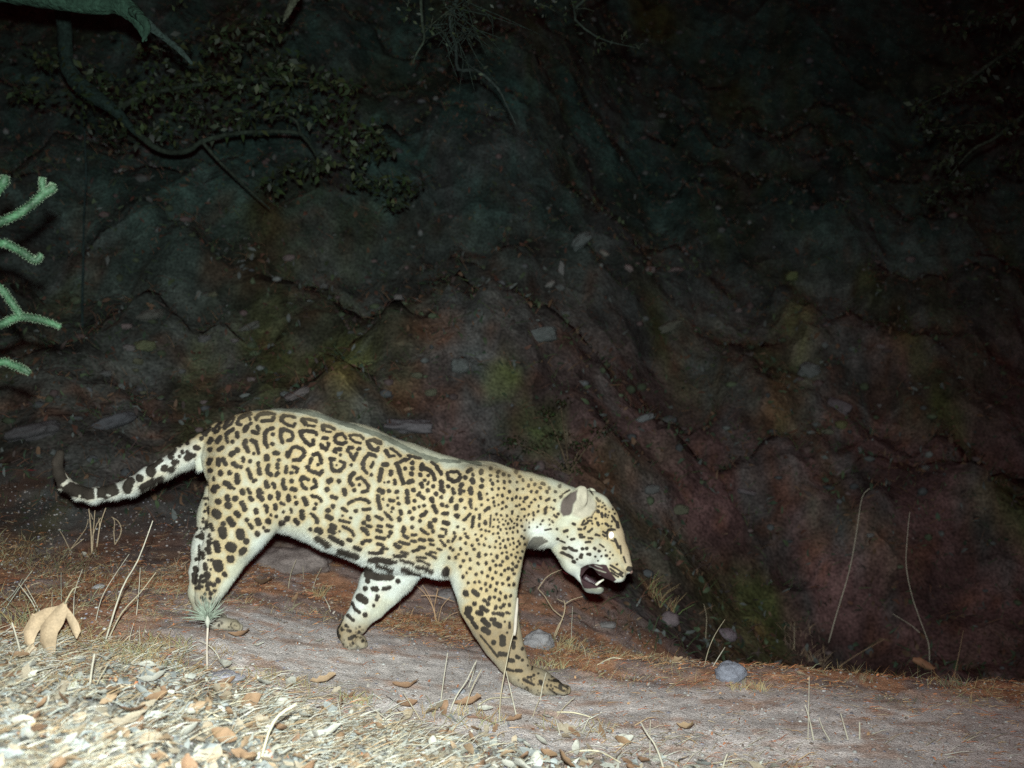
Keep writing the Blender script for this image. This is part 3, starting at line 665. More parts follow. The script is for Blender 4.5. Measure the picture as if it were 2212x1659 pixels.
def coat(V, N):
    u = 1536 + V[:, 0] / V[:, 1] * F / .72; v = 1152 - V[:, 2] / V[:, 1] * F / .72
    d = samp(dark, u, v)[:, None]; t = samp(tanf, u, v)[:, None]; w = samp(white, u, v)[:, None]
    m = samp(mouth, u, v)[:, None]; pl = samp(plain, u, v)[:, None]
    n = fbm(V[:, 0] * 30, V[:, 2] * 30, V[:, 1] * 30, s=601, o=3)[:, None]
    g = fbm(V[:, 0] * 9, V[:, 2] * 9, V[:, 1] * 9, s=611, o=2)[:, None]
    pale = np.array([.435, .435, .34]); tan = np.array([.415, .33, .19]); wh = np.array([.48, .515, .50])
    under = sstep(.35, .9, -N[:, 2])[:, None]
    c = pale * (1 - t) + tan * t
    c = c * (1 - .25 * (1 - g) ** 1 * (1 - w)) 
    c = c * (1 - w) + wh * w; c = c * (1 - under * .6) + wh * under * .6
    c = c * (1 - pl) + np.array([.34, .27, .18]) * pl
    gy_ = samp(grey_, u, v)[:, None]; c = c * (1 - .55 * gy_)
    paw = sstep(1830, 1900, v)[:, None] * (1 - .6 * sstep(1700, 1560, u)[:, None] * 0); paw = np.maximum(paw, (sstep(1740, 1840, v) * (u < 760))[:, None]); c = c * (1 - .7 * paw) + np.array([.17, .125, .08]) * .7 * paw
    hl = (u > 1640)[:, None]
    e1 = samp(earL, u, v)[:, None] * (V[:, 1] < JY - .035)[:, None]; e2 = samp(earD, u, v)[:, None] * (V[:, 1] < JY - .03)[:, None]
    d = d * (1 - e1); 
    sp = samp(spine, u, v)[:, None] * (N[:, 1] < .7)[:, None]; c = c * (1 - sp) + np.array([.105, .115, .092]) * (.5 + 1.0 * n) * sp
    ee = e1 * (1 - sstep(.25, .8, e1)); c = c * (1 - .5 * ee)
    mo = fbm(V[:, 0] * 14, V[:, 2] * 14, V[:, 1] * 14, s=621, o=3)[:, None]; c = c * (.86 + .28 * mo) * (1 + (mo - .5) * np.array([-.10, 0, .18]))
    dk = np.array([.026, .021, .018]) * (.75 + .7 * n) + np.array([.008, .008, .005]) * (1 - g)
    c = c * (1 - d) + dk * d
    ear = np.array([.33, .30, .235]); c = c * (1 - e1) + ear * (.75 + .4 * n) * e1
    c = c * (1 - e2) + np.array([.085, .068, .06]) * e2
    c = c * (1 - m) + np.array([.04, .022, .024]) * m
    return np.clip(c * (.93 + .14 * n), 0, .9)
JN = vnormals(JV, JQ)
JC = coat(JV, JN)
jag = empty('jaguar', (-.3, JY, float(H(-.3, JY))))
tag(jag, 'spotted jaguar walking right along the dirt trail, head low and mouth open', 'jaguar')
def kid(name, me):
    o = add(name, me, jag); o.location = -Vector(jag.location); return o
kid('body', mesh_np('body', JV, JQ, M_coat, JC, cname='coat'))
# short fur lying back along the body
nh = 330000
e1 = JV[JQ[:, 1]] - JV[JQ[:, 0]]; e2 = JV[JQ[:, 3]] - JV[JQ[:, 0]]
ar = np.linalg.norm(np.cross(e1, e2), axis=1); cdf = np.cumsum(ar); cdf /= cdf[-1]
fi = np.searchsorted(cdf, rng.random(nh)); a_, b_ = rng.random(nh)[:, None], rng.random(nh)[:, None]
hp_ = JV[JQ[fi, 0]] * (1 - a_) * (1 - b_) + JV[JQ[fi, 1]] * a_ * (1 - b_) + JV[JQ[fi, 2]] * a_ * b_ + JV[JQ[fi, 3]] * (1 - a_) * b_
hn = JN[JQ[fi, 0]]
uu = 1536 + hp_[:, 0] / hp_[:, 1] * F / .72; vv = 1152 - hp_[:, 2] / hp_[:, 1] * F / .72
keep = (samp(mouth, uu, vv) < .4) & ((hn[:, 1] < .6) | (rng.random(nh) < .3))
hp_, hn, uu, vv = hp_[keep], hn[keep], uu[keep], vv[keep]; n_ = len(hp_)
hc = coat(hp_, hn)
flow = np.stack([-np.ones(n_), 0 * uu, -.55 * np.ones(n_)], -1)
legs = sstep(1640, 1760, vv)[:, None]; flow = flow * (1 - legs) + np.array([-.15, 0, -1.]) * legs
headm = sstep(1640, 1720, uu)[:, None]; flow = flow * (1 - headm) + np.array([-.6, 0, .75]) * headm
flow += rng.normal(0, .22, flow.shape)
flow -= hn * (flow * hn).sum(1)[:, None]; flow /= np.linalg.norm(flow, axis=1)[:, None] + 1e-9
side = np.cross(flow, hn); side /= np.linalg.norm(side, axis=1)[:, None] + 1e-9
ln = (.0050 + .0045 * rng.random(n_)) * (1 - .45 * (uu > 1690)) * (1 - .3 * (vv > 1850))
under = sstep(.3, .9, -hn[:, 2]) * (uu < 1640) * (vv < 1800); ln = ln * (1 + 1.2 * under)
lift = (.18 + .26 * rng.random(n_) + .3 * under)[:, None]
tip = hp_ + (flow * (1 - lift * .5) + hn * lift) * ln[:, None]
wd = .00055
bse = hp_ - hn * .0006
FV = np.empty((n_ * 3, 3)); FV[0::3] = bse - side * wd; FV[1::3] = bse + side * wd; FV[2::3] = tip
fc = np.repeat(hc * (.74 + .52 * rng.random((n_, 1))), 3, 0)
kf = kid('fur', mesh_np('fur', FV, np.arange(n_ * 3).reshape(-1, 3), M_coat, fc, smooth=False, cname='coat')); tag(kf, kind='stuff')

M_eye = mat_plain('eye_shine', (.95, .86, .84), rough=.5, spec=.3, n1=(10, 0), n2=(10, 0), bump=0)  # flash eyeshine painted as a near-white base colour
M_tooth = mat_plain('tooth', (.42, .40, .33), rough=.3, spec=.5, n1=(10, 0), n2=(90, .1), bump=0)
M_tongue = mat_plain('tongue', (.03, .014, .018), rough=.4, spec=.6, n1=(60, .3), n2=(10, 0), bump=.5, bscale=300)
M_nose = mat_plain('nose_skin', (.16, .10, .085), rough=.4, spec=.5, n1=(90, .3), n2=(10, 0), bump=.4, bscale=400)
M_claw = mat_plain('claw', (.12, .10, .08), rough=.4, n1=(10, 0), n2=(10, 0), bump=0)
def ellipsoid(c, r, rot=0, seg=14, rings=9):
    V, Fs = [], []
    for i in range(rings + 1):
        th = math.pi * i / rings
        for k in range(seg):
            ph = 2 * math.pi * k / seg
            x, y, z = math.sin(th) * math.cos(ph) * r[0], math.sin(th) * math.sin(ph) * r[1], math.cos(th) * r[2]
            V.append((c[0] + x * math.cos(rot) - z * math.sin(rot), c[1] + y, c[2] + x * math.sin(rot) + z * math.cos(rot)))
    for i in range(rings):
        for k in range(seg): Fs.append((i * seg + k, i * seg + (k + 1) % seg, (i + 1) * seg + (k + 1) % seg, (i + 1) * seg + k))
    return np.array(V), Fs
def surf_y(px, py, far=False):
    """depth of the near (or far) skin at a measured point"""
    u = 1106 + JV[:, 0] / JV[:, 1] * F; v = 829.5 - JV[:, 2] / JV[:, 1] * F
    m = (np.abs(u - px) < 5) & (np.abs(v - py) < 5)
    return (JV[m, 1].max() if far else JV[m, 1].min()) if m.any() else JY
ey = surf_y(1320, 1156)
for s_, yy in ((1, ey + .004), (0, surf_y(1320, 1156, True) - .004)):
    c = P(1320.5, 1156, yy); V_, F_ = ellipsoid(c, (.0100, .009, .0125))
    kid('eye', pymesh('eye', V_, F_, M_eye))
for s_ in (-1, 1):     # lower canines, upper canines
    V_, F_ = tube([P(1287, 1264, JY + s_ * .016), P(1294, 1258, JY + s_ * .017), P(1304, 1252, JY + s_ * .017)], [.0052, .005, .0028], 8, sub=2)
    kid('canine_tooth', pymesh('canine_tooth', V_, F_, M_tooth))
V_, F_ = tube([P(1262, 1246, JY), P(1276, 1256, JY), P(1290, 1262, JY)], [.012, .014, .009], 10, sub=3)
kid('tongue', pymesh('tongue', V_, F_, M_tongue))
V_, F_ = ellipsoid(P(1362, 1233, JY), (.0085, .017, .011), .3)
kid('nose', pymesh('nose', V_, F_, M_nose))
# ------------------------------------------------------------------ leaves, stones, stalks
M_straw = mat_attr('dry_straw', n1=(20, .2), n2=(10, 0), bump=0, rough=.7)
M_green = mat_attr('green_leaves', n1=(12, .3), n2=(10, 0), bump=0, rough=.6, spec=.3)

def leaf_geo(L_, W_, curl, fold, rag=.12, nseg=6, seed=0, lobes=0):
    r = random.Random(seed); V, Fs = [], []
    for i in range(nseg + 1):
        t = i / nseg; w = W_ * math.sin(math.pi * min(1, t * .94 + .03)) ** .75 * (1 + r.uniform(-rag, rag))
        if lobes: w *= (.62 + .38 * abs(math.sin(t * math.pi * lobes)))
        x = (t - .5) * L_; z = curl * ((t - .5) ** 2) * L_ + r.uniform(-.02, .02) * L_
        for s in (-1, 0, 1): V.append((x, s * w, z + fold * abs(s) * w + (r.uniform(-.1, .1) * w if s else 0)))
    for i in range(nseg):
        for s in (0, 1):
            a = i * 3 + s; Fs.append((a, a + 1, a + 4, a + 3))
    return np.array(V), Fs
LC = [(.30, .21, .13), (.32, .27, .20), (.23, .145, .085), (.40, .39, .34), (.29, .31, .30), (.23, .14, .085), (.38, .31, .22)]
def rotm(rx, ry, rz): return np.array(Matrix.Rotation(rz, 3, 'Z') @ Matrix.Rotation(ry, 3, 'Y') @ Matrix.Rotation(rx, 3, 'X'))
def hpt(x, y, dz=0): return Vector((x, y, float(H(x, y)) + dz))

leaf_me = []
for i in range(14):
    V_, F_ = leaf_geo(1.0, random.uniform(.2, .34), random.uniform(-.1, 1.0), random.uniform(-.1, .9), seed=i, lobes=3 if i % 4 == 0 else 0)
    c = np.array(LC[i % 7]); nn = np.array([random.uniform(.75, 1.15) for _ in V_])[:, None]
    leaf_me.append(pymesh('fallen_leaf', V_, F_, M_leafy, c * nn))
def bank_line(px): return np.interp(px, [0, 300, 480, 700, 1100, 1500, 2212], [1400, 1432, 1450, 1492, 1545, 1630, 1700])
CW = ['tan', 'light brown', 'brown', 'cream', 'grey', 'rusty brown', 'golden tan']
ZN = [(60, 1440, 'at the left edge below the big curled leaf'), (200, 1450, 'around the short white stub'), (330, 1450, 'in front of the tall slanting stalks'), (470, 1470, 'just below the seedling'), (60, 1540, 'above the lower left corner'),
      (60, 1640, 'in the lower left corner'), (250, 1560, 'below the short white stub'), (260, 1650, 'at the bottom edge near the lower left corner'), (450, 1560, 'in the litter well below the seedling'), (470, 1650, 'at the bottom edge below the seedling'),
      (640, 1530, 'below the rear front paw'), (680, 1640, 'at the bottom edge below the rear front paw'), (860, 1560, 'left of the dark twig and orange leaf'), (860, 1650, 'at the bottom edge under the belly'), (1040, 1600, 'under the long orange leaf'), (1040, 1660, 'at the bottom edge below the orange leaf'), (1220, 1600, 'below the front paw'), (1400, 1650, 'around the pale forked twig'), (1600, 1660, 'right of the pale forked twig')]
def zone(px, py): return min(ZN, key=lambda z: (z[0] - px) ** 2 + 2 * (z[1] - py) ** 2)[2]
n = 0; tries = 0
while n < 260:
    px = random.uniform(-20, 1650) * (random.random() ** .35 if random.random() < .4 else 1); py = random.uniform(1395, 1690)
    if py < bank_line(px) + random.uniform(-10, 12): continue
    p = hit(px, py); s = random.uniform(.030, .066)
    li = random.randrange(14); o = add('fallen_leaf', leaf_me[li], loc=(p[0], p[1], p[2] + .018))
    o.scale = (s, s, s); o.rotation_euler = (random.gauss(.1, .5), random.gauss(0, .4), random.uniform(0, 6.28))
    tag(o, ('small ' if s < .05 else 'mid sized ' if s < .064 else 'large ') + CW[li % 7] + (' lobed' if li % 4 == 0 else ' pointed') + ' dry leaf ' + zone(px, py), 'fallen leaf', 'fallen leaves in the litter'); n += 1
TL = ['beyond the trail below the muzzle', 'beyond the trail right of the front leg', 'on the trail by the rear front paw', 'beyond the trail near the chin shadow', 'at the far trail edge left of the blue grey stone', 'on the ground between hind paw and rear front paw', 'beyond the trail at right of the lobed leaf', 'on the trail edge behind the rear front leg', 'on the straw left of the tallest stalk', 'beside the dead shrub under the tail', 'on the trail under the lobed leaf', 'on the trail edge between the front legs', 'touching the near front paw from behind', 'on the ground behind the belly', 'in dry grass behind the rear front leg', 'on the bare trail at right']
for k_, (px, py) in enumerate([(1380, 1345), (1250, 1340), (690, 1390), (1300, 1400), (1730, 1462), (600, 1345), (1420, 1420), (820, 1300), (250, 1215), (180, 1205), (1520, 1495), (980, 1340), (1190, 1420), (640, 1300), (905, 1320), (1620, 1490)]):
    p = hit(px, py); o = add('fallen_leaf', leaf_me[(k_ * 5) % 14], loc=(p[0], p[1], p[2] + .008)); s = random.uniform(.03, .055)
    o.scale = (s, s, s); o.rotation_euler = (random.gauss(0, .4), random.gauss(0, .4), random.uniform(0, 6.28))
    tag(o, 'small ' + CW[(k_ * 5) % 14 % 7] + ' leaf ' + TL[k_], 'fallen leaf', 'leaves along the trail edge')
for (px, py, s, ci, rz, lab) in [
    (1462, 1444, .075, 0, .6, 'tan lobed leaf standing up on the trail right of the front paw'),
    (1012, 1540, .11, 5, .1, 'long orange leaf lying among the stalks below the front paw'),
    (940, 1548, .09, 1, .9, 'folded tan leaf leaning on a dark twig in the litter'),
    (700, 1610, .12, 3, .3, 'large pale leaf lying flat at the bottom of the picture'),
    (560, 1408, .045, 3, .5, 'small white leaf beside the pale seedling stem'),
    (700, 1490, .1, 0, .2, 'ochre leaf at the lower edge of the trail below the rear front paw'),
    (880, 1500, .11, 5, -.2, 'rusty brown leaf half buried where litter meets trail'),
    (1110, 1570, .07, 5, .4, 'bright orange leaf at the foot of the tallest stalk'),
    (1485, 1590, .08, 0, -.7, 'crumpled tan leaf beside the pale forked twig'),
    (270, 1585, .12, 1, .7, 'broad pale leaf above the lower left corner'),
    (330, 1490, .10, 3, .2, 'rounded cream leaf in front of the tall slanting stalks'),
    (575, 1270, .13, 5, -.4, 'dark brown curled bark strip on the ground between hind and front legs'),
    (520, 1390, .10, 5, -.25, 'flat rust brown leaf beside the hind paw'),
]:
    p = hit(px, py); V_, F_ = leaf_geo(1.0, random.uniform(.16, .26), random.uniform(.3, 1.1), random.uniform(.2, .9), rag=.38, nseg=8, seed=int(px), lobes=2 + int(px) % 3); s *= .8
    o = add('fallen_leaf', pymesh('fallen_leaf', V_, F_, M_leafy, np.array(LC[ci]) * (.5 if 'dark' in lab else 1)), loc=(p[0], p[1], p[2] + .024))
    o.scale = (s, s, s); o.rotation_euler = (.35, -.2, rz); tag(o, lab, 'fallen leaf')

# the big curled leaf at the left
d = hit(107, 1425)[1]
bl = empty('curled_dry_leaf', hit(107, 1425)); tag(bl, 'large curled dry leaf with three hanging lobes standing in the litter at left', 'dead leaf')
def blade(pts, ws, cup=.5):
    """pts: list of px,py,dy; ws px half widths"""
    V, Fs = [], []; m = 5; n_ = len(pts)
    pw = np.array([P(a, b, d + c) for a, b, c in pts])
    tg = np.gradient(pw, axis=0); tg /= np.linalg.norm(tg, axis=1)[:, None]
    for i in range(n_):
        s = np.cross(tg[i], [0, -1, 0]); s /= np.linalg.norm(s)
        for j in range(m):
            u = j / (m - 1) * 2 - 1
            V.append(pw[i] + s * u * ws[i] * d / F + np.array([0, 1, 0]) * cup * (u * u) * ws[i] * d / F)
    for i in range(n_ - 1):
        for j in range(m - 1): Fs.append((i * m + j, i * m + j + 1, (i + 1) * m + j + 1, (i + 1) * m + j))
    return np.array(V), Fs
for pts, ws in (([(140, 1303, 0), (132, 1318, 0), (118, 1340, -.005), (102, 1362, -.01), (100, 1388, 0), (106, 1410, .01), (108, 1427, .02)], [4, 13, 18, 20, 18, 11, 1]),
                ([(128, 1314, .02), (100, 1328, .03), (76, 1343, .035), (62, 1366, .03), (62, 1386, .02), (68, 1402, .01)], [6, 14, 17, 16, 12, 3]),
                ([(138, 1310, .02), (148, 1330, .025), (158, 1350, .03), (164, 1366, .03), (165, 1380, .03)], [4, 8, 10, 9, 1]),
                ([(110, 1335, .03), (82, 1336, .035), (68, 1326, .04)], [6, 7, 1])):
    V_, F_ = blade(pts, ws); V_ = V_ - np.array(bl.location)
    add('lobe', pymesh('lobe', V_, F_, M_leafy, np.array([.25, .185, .12]) * 1.5 * random.uniform(.85, 1.1)), bl)
V_, F_ = tube([P(140, 1304, d), P(147, 1290, d), P(158, 1272, d), P(170, 1268, d)], [.003, .0022, .002, .0015], 6, sub=2)
add('leaf_stalk', pymesh('leaf_stalk', V_ - np.array(bl.location), F_, M_straw, (.3, .27, .18)), bl)

# uncounted litter: leaf fragments, straw, grit
def scatter_leaves(name, pts, size, cols, M, nverts='leaf', tilt=.45):
    Vs, Cs = [], []
    base = np.array([(-.5, 0, .03), (-.22, -.17, .08), (.12, -.22, .1), (.5, .02, 0), (.15, .2, .12), (-.25, .18, .07)])
    for p in pts:
        s = random.uniform(*size); R = rotm(random.gauss(0, tilt), random.gauss(0, tilt), random.uniform(0, 6.28))
        j_ = 1 + np.random.uniform(-.3, .3, (6, 1)); bb = base * j_ * [s, s * random.uniform(.35, 1.1), s * random.uniform(.5, 3)]
        Vs.append(bb @ R.T + p); Cs.append(np.tile(np.array(random.choice(cols)) * random.uniform(.6, 1.15), (6, 1)))
    Vs = np.concatenate(Vs); k = np.arange(len(pts))[:, None] * 6
    tri = np.concatenate([k + [0, 1, 5], k + [1, 4, 5], k + [1, 2, 4], k + [2, 3, 4]])
    o = add(name, mesh_np(name, Vs, tri, M, np.concatenate(Cs), smooth=False)); tag(o, kind='stuff'); return o
def rand_pts(nn, xa, xb, ya, yb, f=None, dz=.006):
    x = rng.uniform(xa, xb, nn * 3); y = rng.uniform(ya, yb, nn * 3)
    vis = np.abs(x) < y * .52 + .25
    if f is not None: vis &= rng.random(len(x)) < f(x, y)
    x, y = x[vis][:nn], y[vis][:nn]
    return np.stack([x, y, H(x, y) + dz], -1)
scatter_leaves('leaf_litter', rand_pts(6000, -1.7, 1.9, 1.7, 3.3, lambda x, y: (1 - trail_mask(x, y)) * np.where(x > .5, .35, 1), .004), (.016, .060), [LC[1], LC[3], LC[4], LC[6], LC[0]] + [(.30, .325, .32), (.42, .44, .42), (.22, .235, .23), (.38, .385, .34), (.34, .33, .27), (.28, .29, .26), (.15, .12, .09), (.45, .44, .38)], M_leafy, tilt=.7)
scatter_leaves('leaf_crumbs', rand_pts(9000, -3, 3, 2.2, 5.4, lambda x, y: (.25 + .75 * (1 - trail_mask(x, y))) * (1 - .8 * sstep(4.3, 5.1, y)), .003), (.004, .020), [(.42, .16, .07), (.32, .12, .06), (.42, .25, .13), (.36, .32, .28)], M_leafy)
scatter_leaves('hillside_debris', rand_pts(26000, -5.5, 5.5, 5.2, 13, None, .015), (.015, .07), [(.07, .032, .022), (.085, .05, .03), (.04, .06, .03), (.07, .08, .078), (.04, .03, .028), (.026, .045, .028)], M_leafy, tilt=.9)
def straw(name, pts, length, width, cols, up=.12, M=M_straw, kind='stuff'):
    n_ = len(pts); a = rng.uniform(0, 2 * math.pi, n_); l = rng.uniform(*length, n_)[:, None]; z = np.abs(rng.normal(0, up, n_))
    dr = np.stack([np.cos(a), np.sin(a), z], -1); dr /= np.linalg.norm(dr, axis=1)[:, None]
    sd = np.stack([-dr[:, 2] * 0 - np.sin(a) * .5, np.cos(a) * .5, np.ones(n_) * .8], -1); sd /= np.linalg.norm(sd, axis=1)[:, None]
    w = rng.uniform(*width, n_)[:, None]; mid = pts + dr * l * .5 + np.array([0, 0, 1]) * l * rng.uniform(0, .12, (n_, 1))
    V = np.stack([pts - sd * w, pts + sd * w, mid + sd * w * .8, mid - sd * w * .8, pts + dr * l], 1).reshape(-1, 3)
    k = np.arange(n_)[:, None] * 5
    T = np.concatenate([k + [0, 1, 2], k + [0, 2, 3], k + [3, 2, 4]])
    c = np.array(cols)[rng.integers(0, len(cols), n_)] * rng.uniform(.6, 1.15, (n_, 1))
    o = add(name, mesh_np(name, V, T, M, np.repeat(c, 5, 0), smooth=False)); tag(o, kind=kind); return o
redder = [(.44, .18, .08), (.40, .14, .07), (.46, .28, .14), (.48, .38, .25), (.28, .2, .14)]
fm = lambda x, y: (1 - .82 * trail_mask(x, y)) * np.clip(fbm(x * 3, y * 3, s=91) * 3 - 1, .05, 1)
straw('straw_litter', rand_pts(19000, -3, 3, 3.0, 5.2, lambda x, y: fm(x, y) * (1 - .85 * sstep(4.3, 5.1, y)), .004), (.012, .055), (.0004, .0011), redder)
straw('pale_straw', rand_pts(19000, -1.8, 2.2, 1.7, 3.4, lambda x, y: fm(x, y) * np.where(x > .6, .4, 1), .010), (.02, .10), (.0005, .0013), [(.42, .38, .28), (.40, .41, .36), (.36, .25, .14), (.30, .26, .18), (.5, .48, .42)], up=.22)
straw('hillside_grass', rand_pts(26000, -5, 5, 5.0, 12, None, .01), (.03, .12), (.0012, .003), [(.09, .045, .03), (.10, .06, .035), (.045, .068, .028), (.028, .05, .024), (.055, .038, .036)], up=1.1)
straw('trail_edge_grass', rand_pts(7000, -2.6, 2.6, 2.9, 4.9, lambda x, y: (1 - trail_mask(x, y)) * (fbm(x * 2.4, y * 2.4, s=97) > .56), .0), (.02, .07), (.0005, .0011), [(.36, .26, .13), (.28, .13, .05), (.30, .30, .18)], up=1.3)

ICO = None
def ico(sub=1):
    t = (1 + 5 ** .5) / 2
    V = [(-1, t, 0), (1, t, 0), (-1, -t, 0), (1, -t, 0), (0, -1, t), (0, 1, t), (0, -1, -t), (0, 1, -t), (t, 0, -1), (t, 0, 1), (-t, 0, -1), (-t, 0, 1)]
    Fs = [(0, 11, 5), (0, 5, 1), (0, 1, 7), (0, 7, 10), (0, 10, 11), (1, 5, 9), (5, 11, 4), (11, 10, 2), (10, 7, 6), (7, 1, 8), (3, 9, 4), (3, 4, 2), (3, 2, 6), (3, 6, 8), (3, 8, 9), (4, 9, 5), (2, 4, 11), (6, 2, 10), (8, 6, 7), (9, 8, 1)]
    V = [np.array(v) / np.linalg.norm(v) for v in V]
    for _ in range(sub):
        mid = {}; nf = []
        def g(a, b):
            k = (min(a, b), max(a, b))
            if k not in mid: m = V[a] + V[b]; V.append(m / np.linalg.norm(m)); mid[k] = len(V) - 1
            return mid[k]
        for a, b, c in Fs:
            ab, bc, ca = g(a, b), g(b, c), g(c, a); nf += [(a, ab, ca), (b, bc, ab), (c, ca, bc), (ab, bc, ca)]
        Fs = nf
    return np.array(V), Fs
I0, I1, I2, I3 = ico(0), ico(1), ico(2), ico(3)
def pebbles(name, pts, size, cols):
    B, Fb = I0; n_ = len(pts); s = rng.uniform(0, 1, n_)[:, None] ** 2 * (size[1] - size[0]) + size[0]
    sc3 = rng.uniform(.6, 1.2, (n_, 1, 3)) * np.array([1, 1, .7])
    V = (B[None] * sc3 * (1 + rng.uniform(-.15, .15, (n_, 12, 1)))) * s[:, None] + pts[:, None]
    T = (np.array(Fb)[None] + np.arange(n_)[:, None, None] * 12).reshape(-1, 3)
    c = np.array(cols)[rng.integers(0, len(cols), n_)] * rng.uniform(.6, 1.15, (n_, 1))
    o = add(name, mesh_np(name, V.reshape(-1, 3), T, M_stone, np.repeat(c, 12, 0), smooth=False)); tag(o, kind='stuff')
greys = [(.24, .22, .22), (.27, .26, .26), (.22, .21, .25), (.26, .2, .17), (.36, .36, .35)]
pebbles('gravel', rand_pts(3500, -1.7, 2.2, 1.7, 3.4, lambda x, y: 1 - .6 * trail_mask(x, y), .0), (.0015, .011), greys)
pebbles('trail_grit', rand_pts(15000, -2.6, 2.6, 2.7, 5.4, None, .0), (.0012, .0075), greys + [(.16, .12, .1)])
pebbles('hillside_stones', rand_pts(1500, -5.4, 5.4, 5.4, 12, None, .0), (.008, .05), [(.09, .10, .10), (.06, .065, .07), (.08, .06, .06), (.05, .065, .04)])

def rock_mesh(seed, col, I=I2, rough=.22):
    B, Fb = I; n1_ = fbm(B[:, 0] * 1.7 + seed, B[:, 1] * 1.7, B[:, 2] * 1.7, s=seed, o=4) - .5; n2_ = fbm(B[:, 0] * 5 + seed, B[:, 1] * 5, B[:, 2] * 5, s=seed + 9, o=3)
    V = B * (1 + 3.4 * rough * n1_ + rough * .8 * (n2_ - .5))[:, None]; V = np.where((np.abs(V) > .8) & (col[0] < .14), np.sign(V) * (.8 + (np.abs(V) - .8) * .4), V)
    return pymesh('rock', V, Fb, M_stone, np.array(col) * (.7 + .6 * n2_)[:, None])
def rock(px, py, w, h, col, label, seed, cat='stone', group=None, rot=0, rough=.22, name='stone', I=None):
    p = hit(px, py + h * .75); k = p[1] / F
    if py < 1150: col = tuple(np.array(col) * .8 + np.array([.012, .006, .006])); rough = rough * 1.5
    o = add(name, rock_mesh(seed, col, I or (I3 if w > 24 else I2), rough), loc=(p[0], p[1] + .1 * w * k, p[2] + h * k * (.55 if w < 24 or py > 1300 else .1)))
    o.scale = (w * k, w * k * .8, h * k); o.rotation_euler = (0, -rot, random.uniform(-.3, .3)); tag(o, label, cat, group); return o
gs, gg, gm = (.27, .26, .27), (.085, .095, .095), (.05, .075, .025)
for i, (px, py, w, h, col, rot, lab) in enumerate([
    (1164, 1383, 33, 23, gs, 0, 'rounded grey stone beside the trail behind the raised front wrist'),
    (1578, 1452, 34, 24, (.24, .25, .30), 0, 'rounded blue grey stone at the far edge of the trail on the right'),
    (1570, 1371, 24, 16, (.16, .13, .15), 0, 'dim grey stone beyond the trail above the blue grey stone'),
    (1446, 1338, 24, 17, (.15, .12, .13), .2, 'dull purple stone beyond the trail below the jaguar muzzle'),
    (632, 1196, 84, 36, (.20, .165, .155), 0, 'low grey boulder seen under the belly behind the hind leg'),
    (975, 1278, 36, 14, (.2, .18, .18), 0, 'flat grey stone in dry grass between the front legs'),
    (486, 1462, 38, 12, (.33, .32, .36), 0, 'flat lilac grey stone in the litter below the seedling'),
    (213, 1268, 13, 6, (.35, .35, .36), .2, 'small pale stone behind the slanting stalks at left'),
    (990, 1493, 14, 6, (.32, .33, .36), 0, 'small bluish stone set in the trail under the belly'),
    (1005, 1612, 26, 8, (.4, .4, .42), 0, 'flat whitish stone at the bottom edge right of centre'),
    (1312, 1350, 22, 7, (.2, .19, .19), 0, 'flat grey stone beyond the round stone by the front leg'),
    (1254, 516, 30, 15, (.10, .13, .13), .8, 'tilted grey green rock high on the hillside at centre'),
    (1212, 578, 7, 16, (.16, .17, .17), 0, 'narrow upright pale stone on the hillside'),
    (1305, 547, 12, 7, (.2, .2, .18), -.4, 'small whitish stone right of the tilted hillside rock'),
    (1358, 582, 11, 7, (.2, .17, .17), -.6, 'small pinkish stone lowest of a slanting row on the hillside'),
    (1188, 615, 13, 7, (.2, .21, .2), .5, 'pale speckled stone left of the narrow upright stone'),
    (1458, 582, 22, 6, (.12, .10, .10), .1, 'long thin pinkish rock on the dark hillside'),
    (1710, 596, 15, 11, (.09, .12, .05), 0, 'round mossy green stone high on the right hillside'),
    (1751, 790, 28, 22, (.10, .12, .12), -.4, 'grey boulder halfway up the right hillside'),
    (1811, 868, 30, 18, (.10, .09, .10), -.4, 'dull lilac boulder lower right on the hillside'),
    (1817, 918, 15, 10, (.10, .11, .05), 0, 'small olive stone under the lilac boulder'),
    (1788, 934, 16, 7, (.10, .11, .08), -.2, 'flat olive grey stone left of the small olive stone'),
    (1446, 706, 34, 12, (.09, .10, .08), .4, 'long grey green rock on the hillside between centre and right'),
    (1391, 899, 26, 9, (.14, .16, .17), .4, 'tilted pale blue stone above the jaguar head'),
    (1169, 714, 40, 19, (.09, .11, .11), .2, 'broad grey boulder in the middle of the hillside'),
    (997, 780, 26, 18, (.09, .11, .11), 0, 'grey rock above the middle of the jaguar back'),
    (880, 912, 60, 18, (.11, .11, .12), 0, 'long grey rock just above the jaguar back'),
    (647, 842, 40, 11, (.13, .12, .12), .4, 'slanting pale rock above the rump'),
    (314, 742, 26, 14, (.09, .11, .06), 0, 'oval green grey stone on the left hillside'),
    (323, 674, 32, 15, (.08, .09, .08), .2, 'wide grey rock above the oval green grey stone'),
    (538, 706, 28, 9, (.09, .10, .09), .4, 'slanting grey rock in the middle of the left hillside'),
    (1612, 1064, 22, 7, (.12, .11, .12), -.2, 'flat grey stone on the dark slope right of the jaguar head'),
    (1967, 566, 12, 8, (.11, .10, .10), 0, 'small grey stone alone on the far right hillside'),
    (240, 905, 54, 16, (.07, .08, .09), .3, 'long dark grey rock above the tail'),
    (70, 920, 60, 22, (.06, .065, .07), .2, 'dark grey rock at the left edge under the cactus')]):
    rock(px, py, w, h, col, lab, 100 + i * 7, rot=rot, name='boulder' if w > 40 else 'stone', cat='boulder' if w > 40 else 'stone')
